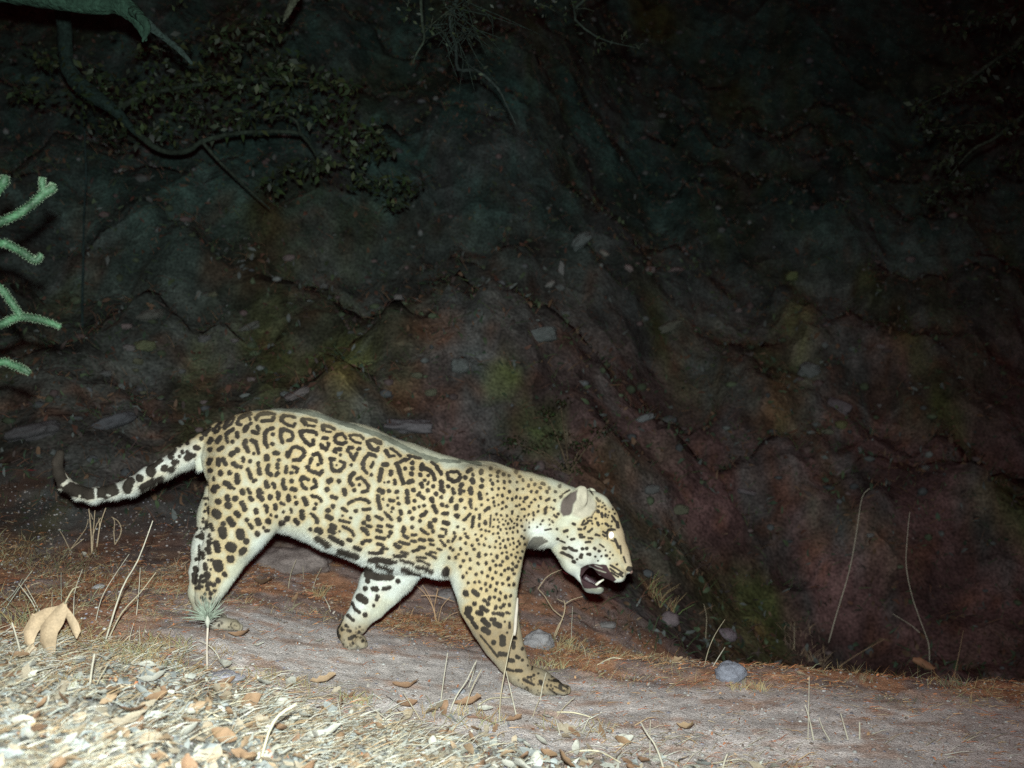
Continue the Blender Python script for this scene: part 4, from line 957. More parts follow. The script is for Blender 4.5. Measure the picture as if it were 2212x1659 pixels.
SL = ['left of the oval green stone', 'above the oval green stone', 'right of the oval green stone', 'lower left of the slanting grey rock', 'just below the oval green stone', 'second below the oval green stone', 'at far left above the tail', 'right of and below the oval stone', 'above the tail root at left', 'above the tail root at right', 'just above the rump', 'left of the slanting pale rock', 'high above the slanting grey rock', 'high on the middle left hillside', 'above the middle of the back', 'above the long rock on the back', 'right of the broad middle boulder', 'between two pinkish hillside rocks', 'highest on the bare hillside', 'left of the greenish streak at right', 'right of the greenish streak at right', 'above the flat stone right of the head', 'right of the flat stone by the head', 'under the long grey green rock', 'left of the grey boulder at right', 'right of the lilac boulder', 'low near the right edge', 'beside the tall curved stalk', 'above the tall wavy stalk', 'under the drooping leafy branch', 'left under the drooping leafy branch', 'far left under the drooping branch']
for i, (px, py, w) in enumerate([(278, 755, 15), (273, 705, 12), (442, 730, 16), (506, 737, 10), (298, 787, 14), (292, 806, 8), (228, 806, 13), (392, 803, 10), (310, 851, 8), (346, 860, 8), (440, 872, 9), (542, 819, 10), (542, 555, 10), (624, 560, 14),
        (902, 815, 13), (930, 850, 16), (1221, 677, 12), (1403, 582, 14), (1430, 250, 9), (1595, 672, 10), (1903, 750, 10), (1407, 1062, 18), (1470, 1107, 20), (1470, 690, 9), (1540, 790, 8), (1900, 880, 9), (2000, 1010, 10), (1880, 1160, 9), (1945, 1225, 8), (860, 640, 12), (700, 620, 10), (460, 640, 11)]):
    rock(px, py, w, w * .6, random.choice([gg, (.12, .12, .12), (.08, .09, .06), (.13, .11, .11)]), 'small dim stone half buried ' + SL[i], 900 + i, group='small stones on the hillside', rough=.3)

# dry stalks ----------------------------------------------------------
SC_ = [(.33, .285, .20), (.38, .35, .28), (.30, .21, .13), (.29, .30, .24)]
def stalk(pts, w, label, ci=0, tipw=.5, dy=0, name='dry_stalk', cat='dry stalk', group=None, dim=1, lean=0.0):
    b = hit(*pts[0]); y = b[1] + dy
    pw = [np.array([b[0], y, float(H(b[0], y)) - .01])] + [P(px, py, y + lean * (i + 1)) for i, (px, py) in enumerate(pts[1:])]
    pw = np.array(pw); k = y / F
    r = np.linspace(w * .42, w * .42 * tipw * .8, len(pw)) * k
    V_, F_ = tube(pw, r, 5, sub=3 if len(pw) > 2 else 2)
    V_ = V_ - pw[0]
    o = add(name, pymesh(name, V_, F_, M_straw, np.array(SC_[ci]) * dim), loc=pw[0]); tag(o, label, cat, group); return o
def seed_head(par, px0, py0, px1, py1, w):
    y = par.location[1]; a, b = P(px0, py0, y), P(px1, py1, y); k = y / F
    V_, F_ = tube([a, a + (b - a) * .3, a + (b - a) * .7, b], np.array([.35, .5, .42, .2]) * w * k, 7, sub=2, jitter=.3)
    add('seed_head', pymesh('seed_head', V_ - np.array(par.location), F_, M_straw, (.36, .32, .27)), par)
S = stalk
S([(223, 1394), (262, 1275), (298, 1210), (330, 1125)], 6, 'tallest thick pale stalk slanting right in front of the hind leg', 1)
S([(230, 1384), (262, 1325), (303, 1280), (337, 1236)], 5, 'thick stalk crossing low beside the tallest pale stalk', 0)
S([(206, 1340), (219, 1293), (243, 1250), (279, 1197)], 3, 'thin bent stalk left of the tallest pale stalk', 1)
S([(159, 1340), (160, 1290), (166, 1262), (178, 1230)], 3, 'thin upright stalk just right of the big curled leaf', 1)
S([(294, 1330), (300, 1275), (303, 1226)], 3.5, 'straight thin stalk right of the tallest pale stalk', 1)
S([(49, 1424), (38, 1385), (26, 1345)], 6, 'short thick white stalk left of the big curled leaf', 1, .9)
S([(94, 1345), (68, 1298), (40, 1261)], 4.5, 'thick stalk leaning left behind the curled leaf', 1)
S([(96, 1338), (75, 1300), (54, 1263)], 3, 'thinner stalk leaning left behind the curled leaf', 1)
S([(0, 1330), (36, 1278), (70, 1232)], 3, 'stalk leaning right at the left edge of the picture', 3)
S([(-5, 1310), (30, 1280), (48, 1250)], 2.5, 'short stalk crossing the leaning one at the left edge', 3)
S([(192, 1500), (197, 1455), (204, 1413)], 7, 'short thick white stub in the litter below the slanting stalks', 1, .9)
S([(200, 1490), (218, 1460), (237, 1428)], 5, 'short stub leaning right beside the white stub', 0)
S([(275, 1412), (281, 1375), (289, 1345)], 3, 'short thin upright stalk in the litter left of the seedling', 1)
S([(303, 1404), (302, 1380), (301, 1353)], 2.5, 'short straight stalk nearest the seedling on its left', 1)
S([(111, 1330), (112, 1305), (113, 1278)], 3, 'short upright stalk rising behind the curled leaf', 0)
S([(133, 1300), (132, 1270), (132, 1236)], 2, 'fine upright stalk above the curled leaf', 3)
S([(484, 1441), (470, 1415), (452, 1395), (430, 1383)], 4, 'curved pale stalk bending left across the seedling stem', 1)
S([(387, 1548), (402, 1520), (415, 1500)], 3, 'short twig standing in the litter below the seedling', 0)
S([(950, 1530), (958, 1470), (967, 1410)], 4, 'upright thin stalk left of the forked stalks under the belly', 1)
a_ = S([(970, 1536), (985, 1505), (1008, 1470), (1027, 1430)], 5, 'thick leaning stalk with a pale tip under the belly', 1)
S([(1010, 1485), (1022, 1455), (1029, 1426)], 3.5, 'short stalk joining the thick leaning one at its tip', 1)
S([(999, 1545), (1018, 1490), (1040, 1446)], 4, 'leaning stalk right of the forked pair under the belly', 0)
s_ = S([(1078, 1560), (1082, 1500), (1094, 1432), (1104, 1385), (1114, 1352)], 4, 'long stalk with a fat pale seed head crossing the front leg', 0, .9)
seed_head(s_, 1111, 1372, 1118, 1292, 8.5)
S([(1118, 1552), (1106, 1505), (1093, 1450)], 5, 'stalk leaning left across the front leg below the wrist', 1)
S([(919, 1566), (893, 1530), (870, 1494)], 4, 'stalk leaning left below the forked stalks', 0)
S([(738, 1556), (733, 1530), (728, 1507)], 3.5, 'short upright twig in the litter under the rear front paw', 1)
S([(854, 1582), (830, 1550), (794, 1523)], 3, 'thin stalk leaning left in the litter below the trail', 1)
S([(990, 1552), (993, 1530), (997, 1515)], 3, 'very short stub between the leaning stalks', 0)
S([(1166, 1512), (1172, 1482), (1180, 1453)], 4, 'thin stalk standing against the front paw', 1)
S([(1149, 1548), (1157, 1530), (1166, 1509)], 3, 'low bent stalk in front of the front paw', 0)
S([(1198, 1548), (1218, 1528), (1242, 1505)], 3, 'low stalk leaning right below the toes of the front paw', 0)
S([(1212, 1590), (1206, 1572), (1200, 1552)], 4, 'short pale stub leaning left right of the front paw', 1)
S([(1255, 1586), (1264, 1568), (1274, 1549)], 4, 'short pale stub leaning right beside its left leaning neighbour', 1)
S([(1404, 1639), (1404, 1600), (1405, 1556)], 3.5, 'straight upright twig beside the forked pale twig', 1)
f_ = S([(1436, 1662), (1424, 1630), (1412, 1604), (1398, 1585), (1384, 1560)], 7, 'thick whitish forked twig at the bottom right of centre', 1, .5)
S([(1559, 1668), (1564, 1648), (1571, 1629)], 6, 'thick white stub at the bottom edge right of the forked twig', 1, .9)
S([(1524, 1381), (1526, 1350), (1526, 1330), (1520, 1304)], 2, 'fine bent stalk on the slope beyond the trail', 0)
S([(1520, 1441), (1530, 1405), (1545, 1370), (1566, 1338)], 2.2, 'fine stalk leaning right above the blue grey stone', 0)
S([(1536, 1442), (1552, 1420), (1566, 1398)], 3.2, 'short pale stalk just left of the blue grey stone', 1)
S([(1266, 1420), (1262, 1402), (1253, 1386)], 3, 'short curved stalk right of the rounded stone', 0)
S([(1234, 1395), (1235, 1350), (1237, 1310)], 2.4, 'thin upright stalk below the jaguar chin', 1)
S([(622, 1272), (628, 1240), (640, 1208)], 2.8, 'thin stalk leaning right on the ground behind the belly, left one', 0)
S([(655, 1252), (655, 1236), (654, 1222)], 2, 'short stub between the two thin stalks behind the belly', 0)
S([(673, 1278), (682, 1252), (694, 1227)], 2.8, 'thin stalk leaning right on the ground behind the belly, right one', 0)
S([(716, 1322), (708, 1304), (699, 1288)], 3, 'short stalk leaning left above the rear front paw', 1)
S([(1790, 1385), (1806, 1330), (1835, 1232), (1851, 1145), (1862, 1075), (1879, 1055)], 2.6, 'very tall thin curved stalk with a drooping tip right of the jaguar', 1, .6, lean=-.02)
S([(2008, 1432), (2007, 1400), (2001, 1375), (1973, 1298), (1958, 1228), (1959, 1172), (1965, 1106)], 2.4, 'tall wavy stalk nearest the right edge', 1, .6)
S([(1998, 1378), (1970, 1352), (1928, 1326)], 2.6, 'short pale twig leaning left from the tall wavy stalk', 1)
S([(1800, 1449), (1850, 1415), (1910, 1381)], 2.4, 'reddish twig slanting up right from the trail edge', 2)
S([(2060, 1468), (2070, 1420), (2081, 1362)], 2.2, 'thin stalk rightmost in the picture beyond the curled leaf', 2)
S([(1716, 1405), (1716, 1375), (1716, 1346)], 2, 'fine upright stalk on the tussock beyond the trail', 0)
S([(1759, 1600), (1750, 1560), (1739, 1522)], 5.5, 'thick whitish stalk leaning left in the right foreground', 1)
S([(1745, 1600), (1747, 1530), (1748, 1460)], 3, 'long thin upright stalk in the right foreground', 1)
S([(1797, 1600), (1778, 1575), (1769, 1550)], 4.5, 'curved whitish stub second from left in the right foreground', 1)
S([(1834, 1600), (1824, 1570), (1816, 1541)], 5, 'whitish stub third from left in the right foreground', 1)
S([(1857, 1598), (1857, 1580), (1857, 1560)], 5, 'rightmost short whitish stub in the right foreground', 1, .9)
for (a, b, c_, w, lab) in [((1035, 1526), (1060, 1518), (1106, 1511), 3.5, 'pale straw lying flat below the front leg'),
        ((1203, 1541), (1240, 1548), (1280, 1556), 3.5, 'straight straw lying on the trail right of the front paw'),
        ((1230, 1628), (1290, 1633), (1340, 1652), 4.5, 'long cream straw lying along the bottom edge'),
        ((905, 1596), (970, 1604), (1040, 1618), 4, 'long straw lying in the litter below the orange leaf'),
        ((290, 1462), (420, 1535), (500, 1568), 4, 'long pale stick lying across the litter at lower left'),
        ((1010, 1552), (1040, 1560), (1078, 1572), 5, 'dark curved twig lying beside the orange leaf'),
        ((560, 1660), (590, 1560), (640, 1520), 6, 'bleached arching stem leaning over the litter at the bottom'),
        ((165, 1478), (215, 1482), (262, 1502), 4, 'pale arched straw in front of the white stub'),
        ((1290, 1440), (1320, 1430), (1345, 1428), 2.5, 'thin yellow straw beyond the trail')]:
    pa = [hit(*q) for q in (a, b, c_)]; pa = np.array(pa) + np.array([[0, 0, .004], [0, 0, .012], [0, 0, .006]])
    if 'arching' in lab: pa = np.array([pa[0], P(590, 1560, pa[0][1]), P(640, 1520, pa[0][1])])
    kk = pa[0][1] / F; V_, F_ = tube(pa - pa[0], np.array([.5, .5, .35]) * w * kk, 5, sub=4)
    o = add('lying_straw', pymesh('lying_straw', V_, F_, M_straw, np.array((.16, .09, .06)) if 'dark' in lab else np.array((.5, .45, .32))), loc=pa[0]); tag(o, lab, 'straw')

# branching dead plants
def bush(name, base, stems, label, cat, col=(.42, .33, .22), dyv=.0):
    b = hit(*base); root = empty(name, b); tag(root, label, cat)
    for pts, w in stems:
        pw = np.array([P(px, py, b[1] + dyv) for px, py in pts]); k = b[1] / F
        V_, F_ = tube(pw, np.linspace(w * .5, w * .28, len(pw)) * k, 5, sub=2)
        add('stem', pymesh('stem', V_ - b, F_, M_straw, np.array(col)), root)
    return root
def q1(*v): return [(v[i] * .3488, 1080 + v[i + 1] * .3488) for i in range(0, len(v), 2)]
bush('dead_shrub', (198, 1197), [(q1(568, 335, 565, 220, 558, 130, 550, 55), 3.2), (q1(572, 320, 578, 200, 588, 65), 2.6), (q1(565, 250, 600, 150, 625, 110), 2), (q1(600, 290, 615, 180, 630, 120, 655, 50), 3.2), (q1(618, 170, 612, 110), 2), (q1(575, 120, 560, 80), 1.6)],
     'bare dead shrub of upright twigs on the ground under the tail', 'dead shrub')
bush('arched_twig', (248, 1178), [(q1(700, 290, 735, 240, 752, 180, 730, 130, 690, 105), 2.2), (q1(712, 275, 705, 200, 710, 140, 700, 110), 2)], 'thin twig arched into a loop right of the dead shrub', 'twig')
bush('dead_shrub', (160, 1188), [(q1(430, 310, 480, 270, 520, 240), 2), (q1(440, 300, 530, 180, 545, 120), 1.6), (q1(430, 305, 400, 240, 370, 190), 1.6)], 'low spread of grey twigs left of the bare dead shrub', 'dead shrub')
def q2(*v): return [(936 + v[i] * .217, 1188 + v[i + 1] * .217) for i in range(0, len(v), 2)]
bush('dry_weed', (1200, 1378), [(q2(1210, 870, 1300, 640, 1310, 540, 1300, 500), 3), (q2(1310, 540, 1380, 495, 1490, 462), 2), (q2(1290, 670, 1190, 590, 1110, 460, 1050, 395), 2.2), (q2(1040, 390, 1110, 290, 1180, 235, 1280, 195), 1.8), (q2(1300, 520, 1230, 485), 1.5), (q2(1200, 860, 1250, 740, 1290, 690), 2.5)],
     'branching dry weed behind the front leg under the jaguar chin', 'dry weed')
def q3(*v): return [(553 + v[i] * .2622, 1224 + v[i + 1] * .2622) for i in range(0, len(v), 2)]
bush('dry_grass_clump', (945, 1345), [(q3(1495, 470, 1450, 320, 1390, 220, 1310, 145), 2.2), (q3(1480, 460, 1470, 330, 1500, 190), 2), (q3(1480, 400, 1430, 250, 1370, 150), 1.8), (q3(1470, 330, 1490, 220, 1500, 185, 1485, 180), 2), (q3(1360, 240, 1480, 240, 1640, 290), 2), (q3(1500, 470, 1530, 330, 1600, 250), 1.8), (q3(1540, 470, 1600, 400, 1680, 370), 1.6), (q3(1270, 420, 1300, 340), 2), (q3(1170, 370, 1200, 260, 1180, 190), 2), (q3(1065, 290, 1130, 270, 1200, 255), 2.5), (q3(1220, 160, 1270, 190), 2)],
     'sparse clump of thin dry stems between the two front legs', 'dry grass', (.42, .27, .16))
def tuft(px, py, n_, h, spread, label, cols, w=2, name='grass_tuft', cat='grass tuft'):
    b = hit(px, py); k = b[1] / F; items = []
    for i in range(n_):
        a = random.gauss(0, .45); r = random.uniform(-1, 1) * spread; l = random.uniform(.45, 1) * h
        p0 = np.array([r * k, random.uniform(-.5, .5) * spread * k, 0]); p0[2] = float(H(b[0] + p0[0], b[1] + p0[1])) - b[2] - .004
        dr = np.array([a, random.gauss(0, .4), 1.0]) * l * k
        pts = [p0, p0 + dr * .5, p0 + dr + np.array([a * .3 * l * k, 0, -.12 * l * k * abs(a)])]
        V_, F_ = tube(pts, np.array([.5, .4, .15]) * w * k, 3, cap=False, sub=1); items.append((V_, F_, np.array(random.choice(cols)) * random.uniform(.7, 1.1)))
    root = empty(name, b); tag(root, label, cat)
    V_, F_, C_ = merge(items); bl_ = add('blades', pymesh('blades', V_, F_, M_straw, C_), root); tag(bl_, kind='stuff')
gc = [(.42, .34, .18), (.36, .24, .12), (.30, .30, .17)]; gn = [(.16, .22, .08), (.30, .22, .12), (.22, .12, .06)]
tuft(1425, 1305, 34, 55, 34, 'thin reddish green grass tuft just right of the jaguar chin', gn, 1.8)
tuft(1615, 1490, 50, 24, 40, 'short pale grass tuft in front of the blue grey stone', gc, 2)
tuft(1740, 1410, 90, 26, 48, 'rounded low grass tussock at the far trail edge', [(.2, .14, .1), (.28, .2, .13), (.15, .11, .09)], 2)
tuft(688, 1290, 24, 34, 14, 'small straw tuft behind the rear front leg', gc, 1.8)
tuft(270, 1420, 60, 50, 60, 'dense straw tuft at the foot of the tall slanting stalks', gc, 2.2)
tuft(360, 1400, 50, 44, 50, 'arching straw tuft left of the seedling', gc, 2.2)
tuft(150, 1390, 40, 60, 50, 'wispy straw tuft around the big curled leaf', gc, 2)
tuft(330, 1440, 60, 46, 90, 'tangled straw over the litter in front of the tallest stalk', gc, 2.2)
tuft(610, 1475, 50, 34, 70, 'tangled straw at the trail edge right of the seedling', gc, 2)
tuft(1000, 1555, 60, 34, 90, 'tangled straw around the long orange leaf', gc, 2)
tuft(1250, 1575, 40, 28, 80, 'thin straw tangle right of the forked stalks', gc, 2)
tuft(130, 1480, 50, 34, 90, 'flattened straw below the big curled leaf', gc, 2.2)
tuft(40, 1350, 34, 70, 36, 'loose straw tuft at the left edge', gc, 2)
tuft(770, 1520, 40, 34, 36, 'small green tinged straw tuft in the litter below the trail', [(.34, .36, .2), (.4, .3, .16)], 2)
tuft(1180, 1445, 40, 30, 40, 'matted straw tuft behind the front paw', gc, 1.8)
tuft(1215, 1400, 30, 34, 24, 'pale straw tuft right of the rounded grey stone', gc, 1.8)
tuft(1950, 1520, 40, 20, 60, 'low dark straggly tuft at the right end of the trail', [(.2, .12, .08), (.15, .14, .1)], 1.8)
tuft(1860, 1470, 24, 20, 40, 'thin tuft on the trail edge left of the curled brown leaf', [(.2, .16, .1)], 1.8)
tuft(2060, 1480, 30, 26, 30, 'faint green tuft right of the curled brown leaf', [(.12, .16, .09), (.2, .14, .1)], 1.8)
tuft(480, 1410, 20, 20, 30, 'thin straw tuft under the hind paw', gc, 1.6)
tuft(100, 1230, 50, 50, 80, 'dark wiry tuft on the slope at far left', [(.2, .14, .09), (.14, .13, .07)], 1.8)
tuft(420, 1230, 30, 30, 60, 'reddish straw tuft left of the hind leg', redder, 1.8)
# curled brown leaf at the right
p = hit(1995, 1448); cl = empty('curled_brown_leaf', p); tag(cl, 'curled brown leaf standing on the far right end of the trail', 'dead leaf')
d = p[1]
V_, F_ = blade([(1972, 1425, 0), (1988, 1430, -.02), (2006, 1440, -.03), (2026, 1450, 0)], [4, 8, 8, 3], .9); add('leaf_blade', pymesh('leaf_blade', V_ - p, F_, M_leafy, (.24, .12, .07)), cl)
V_, F_ = tube([P(2018, 1448, d), P(2004, 1452, d), P(2000, 1462, d)], [.004, .003, .002], 5, sub=2); add('leaf_stalk', pymesh('leaf_stalk', V_ - p, F_, M_straw, (.2, .12, .08)), cl)

# pale seedling in front of the hind paw
b = hit(448, 1452); k = b[1] / F; sd_ = empty('seedling', b); tag(sd_, 'pale blue green seedling with a needle leaved rosette in front of the hind paw', 'seedling')
V_, F_ = tube([b - [0, 0, .01], P(447, 1400, b[1]), P(449, 1350, b[1])], np.array([2.4, 2.2, 2.6]) * k, 7, sub=3); add('stem', pymesh('stem', V_ - b, F_, M_straw, (.42, .36, .30)), sd_)
V_, F_ = tube([P(449, 1356, b[1]), P(449, 1342, b[1]), P(448, 1330, b[1])], np.array([2.4, 5.5, 3]) * k, 9, sub=2, jitter=.6); add('crown_base', pymesh('crown_base', V_ - b, F_, M_straw, (.32, .32, .27)), sd_)
for i in range(60):
    t = i / 59; ang = math.radians(172 - 150 * t + random.uniform(-7, 7)); l = random.uniform(34, 66) * (1 if t < .8 else .75)
    c0 = P(448 + random.uniform(-6, 6), 1342 - random.uniform(0, 8), b[1]); dp = random.uniform(-.6, .4)
    dr = np.array([math.cos(ang), dp, math.sin(ang)]) * l * k
    V_, F_ = tube([c0, c0 + dr * .5, c0 + dr - np.array([0, 0, .1 * l * k * abs(math.cos(ang))])], np.array([1.1, .95, .3]) * k, 4, sub=1)
    add('needle_leaf', pymesh('needle_leaf', V_ - b, F_, M_green, np.array((.20, .235, .185)) * random.uniform(.8, 1.2)), sd_)
for i in range(16):
    ang = random.uniform(-.6, 3.7); c0 = P(449, 1346, b[1]); dr = np.array([math.cos(ang), random.uniform(-.8, .3), math.sin(ang) * .8]) * random.uniform(14, 26) * k
    V_, F_ = tube([c0, c0 + dr * .5, c0 + dr], np.array([.8, .6, .25]) * k, 3, sub=1); add('needle_leaf', pymesh('needle_leaf', V_ - b, F_, M_green, (.34, .34, .30)), sd_)

# cholla cactus -------------------------------------------------------
CY = 2.75
tb = np.array([(-190 - 1106) / F * CY, CY, 0]); tb[2] = float(H(tb[0], tb[1]))
ch = empty('cholla_cactus', tb); tag(ch, 'green branching cholla cactus reaching in from the left edge', 'cactus')
def cact(pts, rad, name='branch'):
    pw = np.array([P(a, b_, CY + c) if not isinstance(a, np.ndarray) else a for a, b_, c in pts]); k = CY / F
    rr = np.array(rad) * k * .92; seg = 12
    V_, F_ = tube(pw, rr, seg, sub=7)
    nr = (len(V_) - 2) // seg; ctr = V_[:nr * seg].reshape(nr, seg, 3).mean(1)
    for i in range(nr):
        for j in range(seg):
            q = i * seg + j; bump_ = 1 + .17 * (1 if (i + j) % 2 == 0 else -.6) + random.uniform(-.06, .06) + .06 * math.sin(i * .9)
            V_[q] = ctr[i] + (V_[q] - ctr[i]) * bump_
    cc = np.array([.016, .048, .026]) * (.85 + .3 * rng.random((len(V_), 1)))
    cc *= (1 + .35 * np.sin(V_[:, :1] * 60 + V_[:, 2:] * 45)) * np.array([1.15, 1, .9])
    cc[:nr * seg][[(i // seg + i % seg) % 2 == 0 for i in range(nr * seg)]] *= 1.35
    br = add(name, pymesh(name, V_ - tb, F_, M_cactus, cc), ch)
    sv = []
    for i in range(nr):
        for j in range(seg):
            if (i + j) % 2 == 0:
                q = V_[i * seg + j]; nrm = (q - ctr[i]) / np.linalg.norm(q - ctr[i])
                for _ in range(2):
                    dr = nrm + rng.normal(0, .55, 3); dr = dr / np.linalg.norm(dr) * rng.uniform(.002, .0055); sd2 = np.cross(dr, [0, 1, .2]); sd2 = sd2 / np.linalg.norm(sd2) * .0005
                    sv += [q - sd2 - tb, q + sd2 - tb, q + dr - tb]
    sv = np.array(sv)
    me = mesh_np('spines', sv, np.arange(len(sv)).reshape(-1, 3), M_straw, np.tile([.12, .17, .11], (len(sv), 1)), smooth=False); s2 = add('spines', me, br); tag(s2, kind='stuff')
V_, F_ = tube([tb - [0, 0, .05], tb + [0, 0, .3], tb + [.02, 0, .6], tb + [.0, 0, .98]], [.045, .042, .036, .028], 12, sub=5, jitter=.15)
add('trunk', pymesh('trunk', V_ - tb, F_, M_cactus, (.04, .07, .04)), ch)
cact([(-180, 560, 0), (-90, 520, 0), (0, 480, 0), (36, 464, 0), (70, 440, 0), (95, 417, 0), (110, 409, 0), (119, 403, 0)], [11, 9, 8.5, 8.5, 8.5, 9, 8.5, 6])
cact([(95, 417, 0), (91, 398, -.01), (92, 384, -.01)], [7, 6.5, 5.5]); cact([(108, 408, .01), (113, 400, .01), (115, 396, .01)], [6, 5.5, 4.5])
cact([(-170, 520, .04), (-80, 460, .03), (-15, 420, .02), (6, 396, 0), (12, 380, 0)], [10, 9, 9, 9.5, 7])
cact([(-190, 600, .02), (-90, 545, .03), (0, 526, 0), (18, 529, 0), (46, 543, 0), (67, 558, 0), (80, 562, 0), (89, 549, 0)], [11, 9, 8, 8, 8, 8, 7, 4.5])
cact([(-185, 540, -.03), (-80, 560, -.02), (0, 622, 0), (18, 644, 0), (36, 669, 0), (48, 686, 0)], [10, 9, 7.5, 7, 7, 7])
cact([(-190, 760, 0), (-90, 740, 0), (0, 702, 0), (24, 690, 0), (46, 685, 0), (73, 687, 0), (103, 695, 0), (130, 706, 0)], [11, 9, 8, 7.5, 7.5, 7.5, 6.5, 5])
cact([(-190, 880, 0), (-90, 810, 0), (0, 783, 0), (24, 787, 0), (46, 795, 0), (64, 806, 0)], [11, 9, 7.5, 7.5, 7.5, 5])

# trees -----------------------------------------------------------------
def limb(root, pts, rad, name='limb', col=(.16, .2, .15), seg=9, sub=4, jit=.12):
    pw = np.array([np.array(p, float) for p in pts]); o0 = np.array(root.location)
    V_, F_ = tube(pw, rad, seg, sub=sub, jitter=jit)
    return add(name, pymesh(name, V_ - o0, F_, M_bark, np.array(col)), root)
def crown(root, centres, cols, name='crown', per=70, size=(.02, .045), flat=.6, twigs=True, dimc=.28):
    Vs, Cs = [], []; o0 = np.array(root.location)
    base = np.array([(0, 0, 0), (.45, -.24, .04), (1, 0, -.05), (.45, .24, .04)])
    tw = []
    for (px, py, y, r) in centres:
        c = P(px, py, y); R = r * y / F
        for _ in range(int(per * (r / 45.) ** 1.6)):
            q = c + np.clip(rng.normal(0, .5, 3), -1.1, 1.1) * [R, R * 1.2, R * flat]; s = random.uniform(*size)
            M3 = rotm(random.gauss(0, .8), random.gauss(.3, .6), random.uniform(0, 6.28))
            Vs.append((base * s) @ M3.T + q - o0); Cs.append(np.tile(np.array(random.choice(cols)) * dimc * random.uniform(.35, 1.2), (4, 1)))
        if twigs:
            for _ in range(4):
                e = c + rng.normal(0, .5, 3) * [R, R, R * flat]; V_, F_ = tube([c - o0, (c + e) / 2 + [0, 0, .01] - o0, e - o0], [.004, .003, .0015], 4, cap=False); tw.append((V_, F_, (.02, .025, .018)))
    Vs = np.concatenate(Vs); k = np.arange(len(Vs) // 4)[:, None] * 4
    o = add(name, mesh_np(name, Vs, np.concatenate([k + [0, 1, 3], k + [1, 2, 3]]), M_green, np.concatenate(Cs), smooth=False), root); tag(o, kind='stuff')
    if tw:
        V_, F_, C_ = merge(tw); t_ = add('twigs', pymesh('twigs', V_, F_, M_bark, C_), root); tag(t_, kind='stuff')
g1 = [(.05, .085, .03), (.04, .07, .03), (.07, .09, .035), (.03, .05, .03)]
# near oak whose broken limb crosses the top left corner
tx = -2.95; t0 = np.array([tx, 4.3, float(H(tx, 4.3))])
oak = empty('oak_tree', t0); tag(oak, 'oak tree whose broken greenish limb crosses the top left corner', 'tree')
limb(oak, [t0 - [0, 0, .15], t0 + [.05, 0, .9], t0 + [-.03, 0, 1.8], t0 + [.1, 0, 2.7], t0 + [.3, .1, 3.4]], [.19, .15, .14, .12, .1], 'trunk', sub=5, seg=14)
LY = 4.1
gb = (.016, .036, .025)  # greenish tone of the top left limb
limb(oak, [t0 + [0, 0, 2.35], P(-330, -70, LY), P(-120, -45, LY), P(0, -22, LY), P(90, -9, LY), P(190, 8, LY), P(250, 6, LY), P(288, 30, LY), P(304, 56, LY), P(315, 88, LY)], [.075, .055, .048, .046, .042, .04, .04, .033, .022, .006], 'limb', gb, 12, 5, .2)
limb(oak, [P(285, 22, LY - .03), P(305, 38, LY - .05), P(318, 60, LY - .05), P(308, 90, LY - .05)], [.02, .02, .015, .004], 'limb', gb, 8, 4, .2)
limb(oak, [P(290, 30, LY), P(328, 60, LY), P(360, 85, LY + .05), P(392, 112, LY + .05), P(414, 138, LY + .05)], [.022, .016, .013, .012, .006], 'limb', (.02, .032, .028), 8, 4, .25)
top = [t0 + [.1, 0, 2.9], np.array([-1.9, 4.7, 2.25]), np.array([-.9, 5, 2.05]), np.array([0, 5.1, 1.98]), np.array([.55, 5.2, 1.95])]
limb(oak, top, [.07, .055, .045, .035, .02], 'limb', (.1, .12, .09), 10, 4)
limb(oak, [np.array([-1.08, 5, 2.07]), P(640, -30, 5), P(632, 5, 5), P(618, 34, 5), P(612, 47, 5)], [.03, .026, .02, .012, .003], 'limb', (.045, .05, .035), 8, 4, .3)
limb(oak, [np.array([-.42, 5.05, 2.03]), P(908, -20, 5), P(912, 50, 5), P(916, 86, 5), P(900, 115, 5), P(892, 138, 5)], [.012, .008, .007, .006, .005, .003], 'limb', (.022, .03, .022), 6, 3)
limb(oak, [np.array([-.1, 5.1, 2.0]), P(975, 20, 5.1), P(985, 100, 5.1), P(990, 150, 5.1), P(1030, 152, 5.1), P(1075, 191, 5.1), P(1098, 235, 5.1), P(1114, 268, 5.1)], [.012, .01, .009, .009, .008, .007, .005, .003], 'limb', (.016, .022, .02), 6, 3)
for i in range(46):
    c = P(981 + random.gauss(0, 26), random.uniform(-10, 90), 5.05); e = c + np.array([random.gauss(0, .13), random.gauss(0, .08), -abs(random.gauss(.1, .09))])
    limb(oak, [c, (c + e) / 2 + [random.gauss(0, .02), 0, .01], e], [.003, .0022, .001], 'twig', (.016, .024, .02), 4, 1, 0)
crown(oak, [(960, 30, 5.05, 60), (1010, 80, 5.1, 50), (930, 60, 5, 40), (1040, 160, 5.1, 30), (1070, 240, 5.1, 30), (1000, 10, 5.1, 60), (1294, 98, 5.2, 22), (1344, 92, 5.2, 20), (1380, 106, 5.2, 14), (1240, 20, 5.2, 50), (1160, 10, 5.1, 40), (880, 10, 5, 50), (120, -40, 4.3, 50), (380, -20, 4.5, 40)], g1, per=38, size=(.015, .035), flat=.9)
limb(oak, [np.array([.55, 5.2, 1.95]), P(1240, 20, 5.2), P(1290, 80, 5.2), P(1380, 104, 5.2)], [.012, .007, .005, .002], 'limb', (.016, .022, .018), 5, 3)
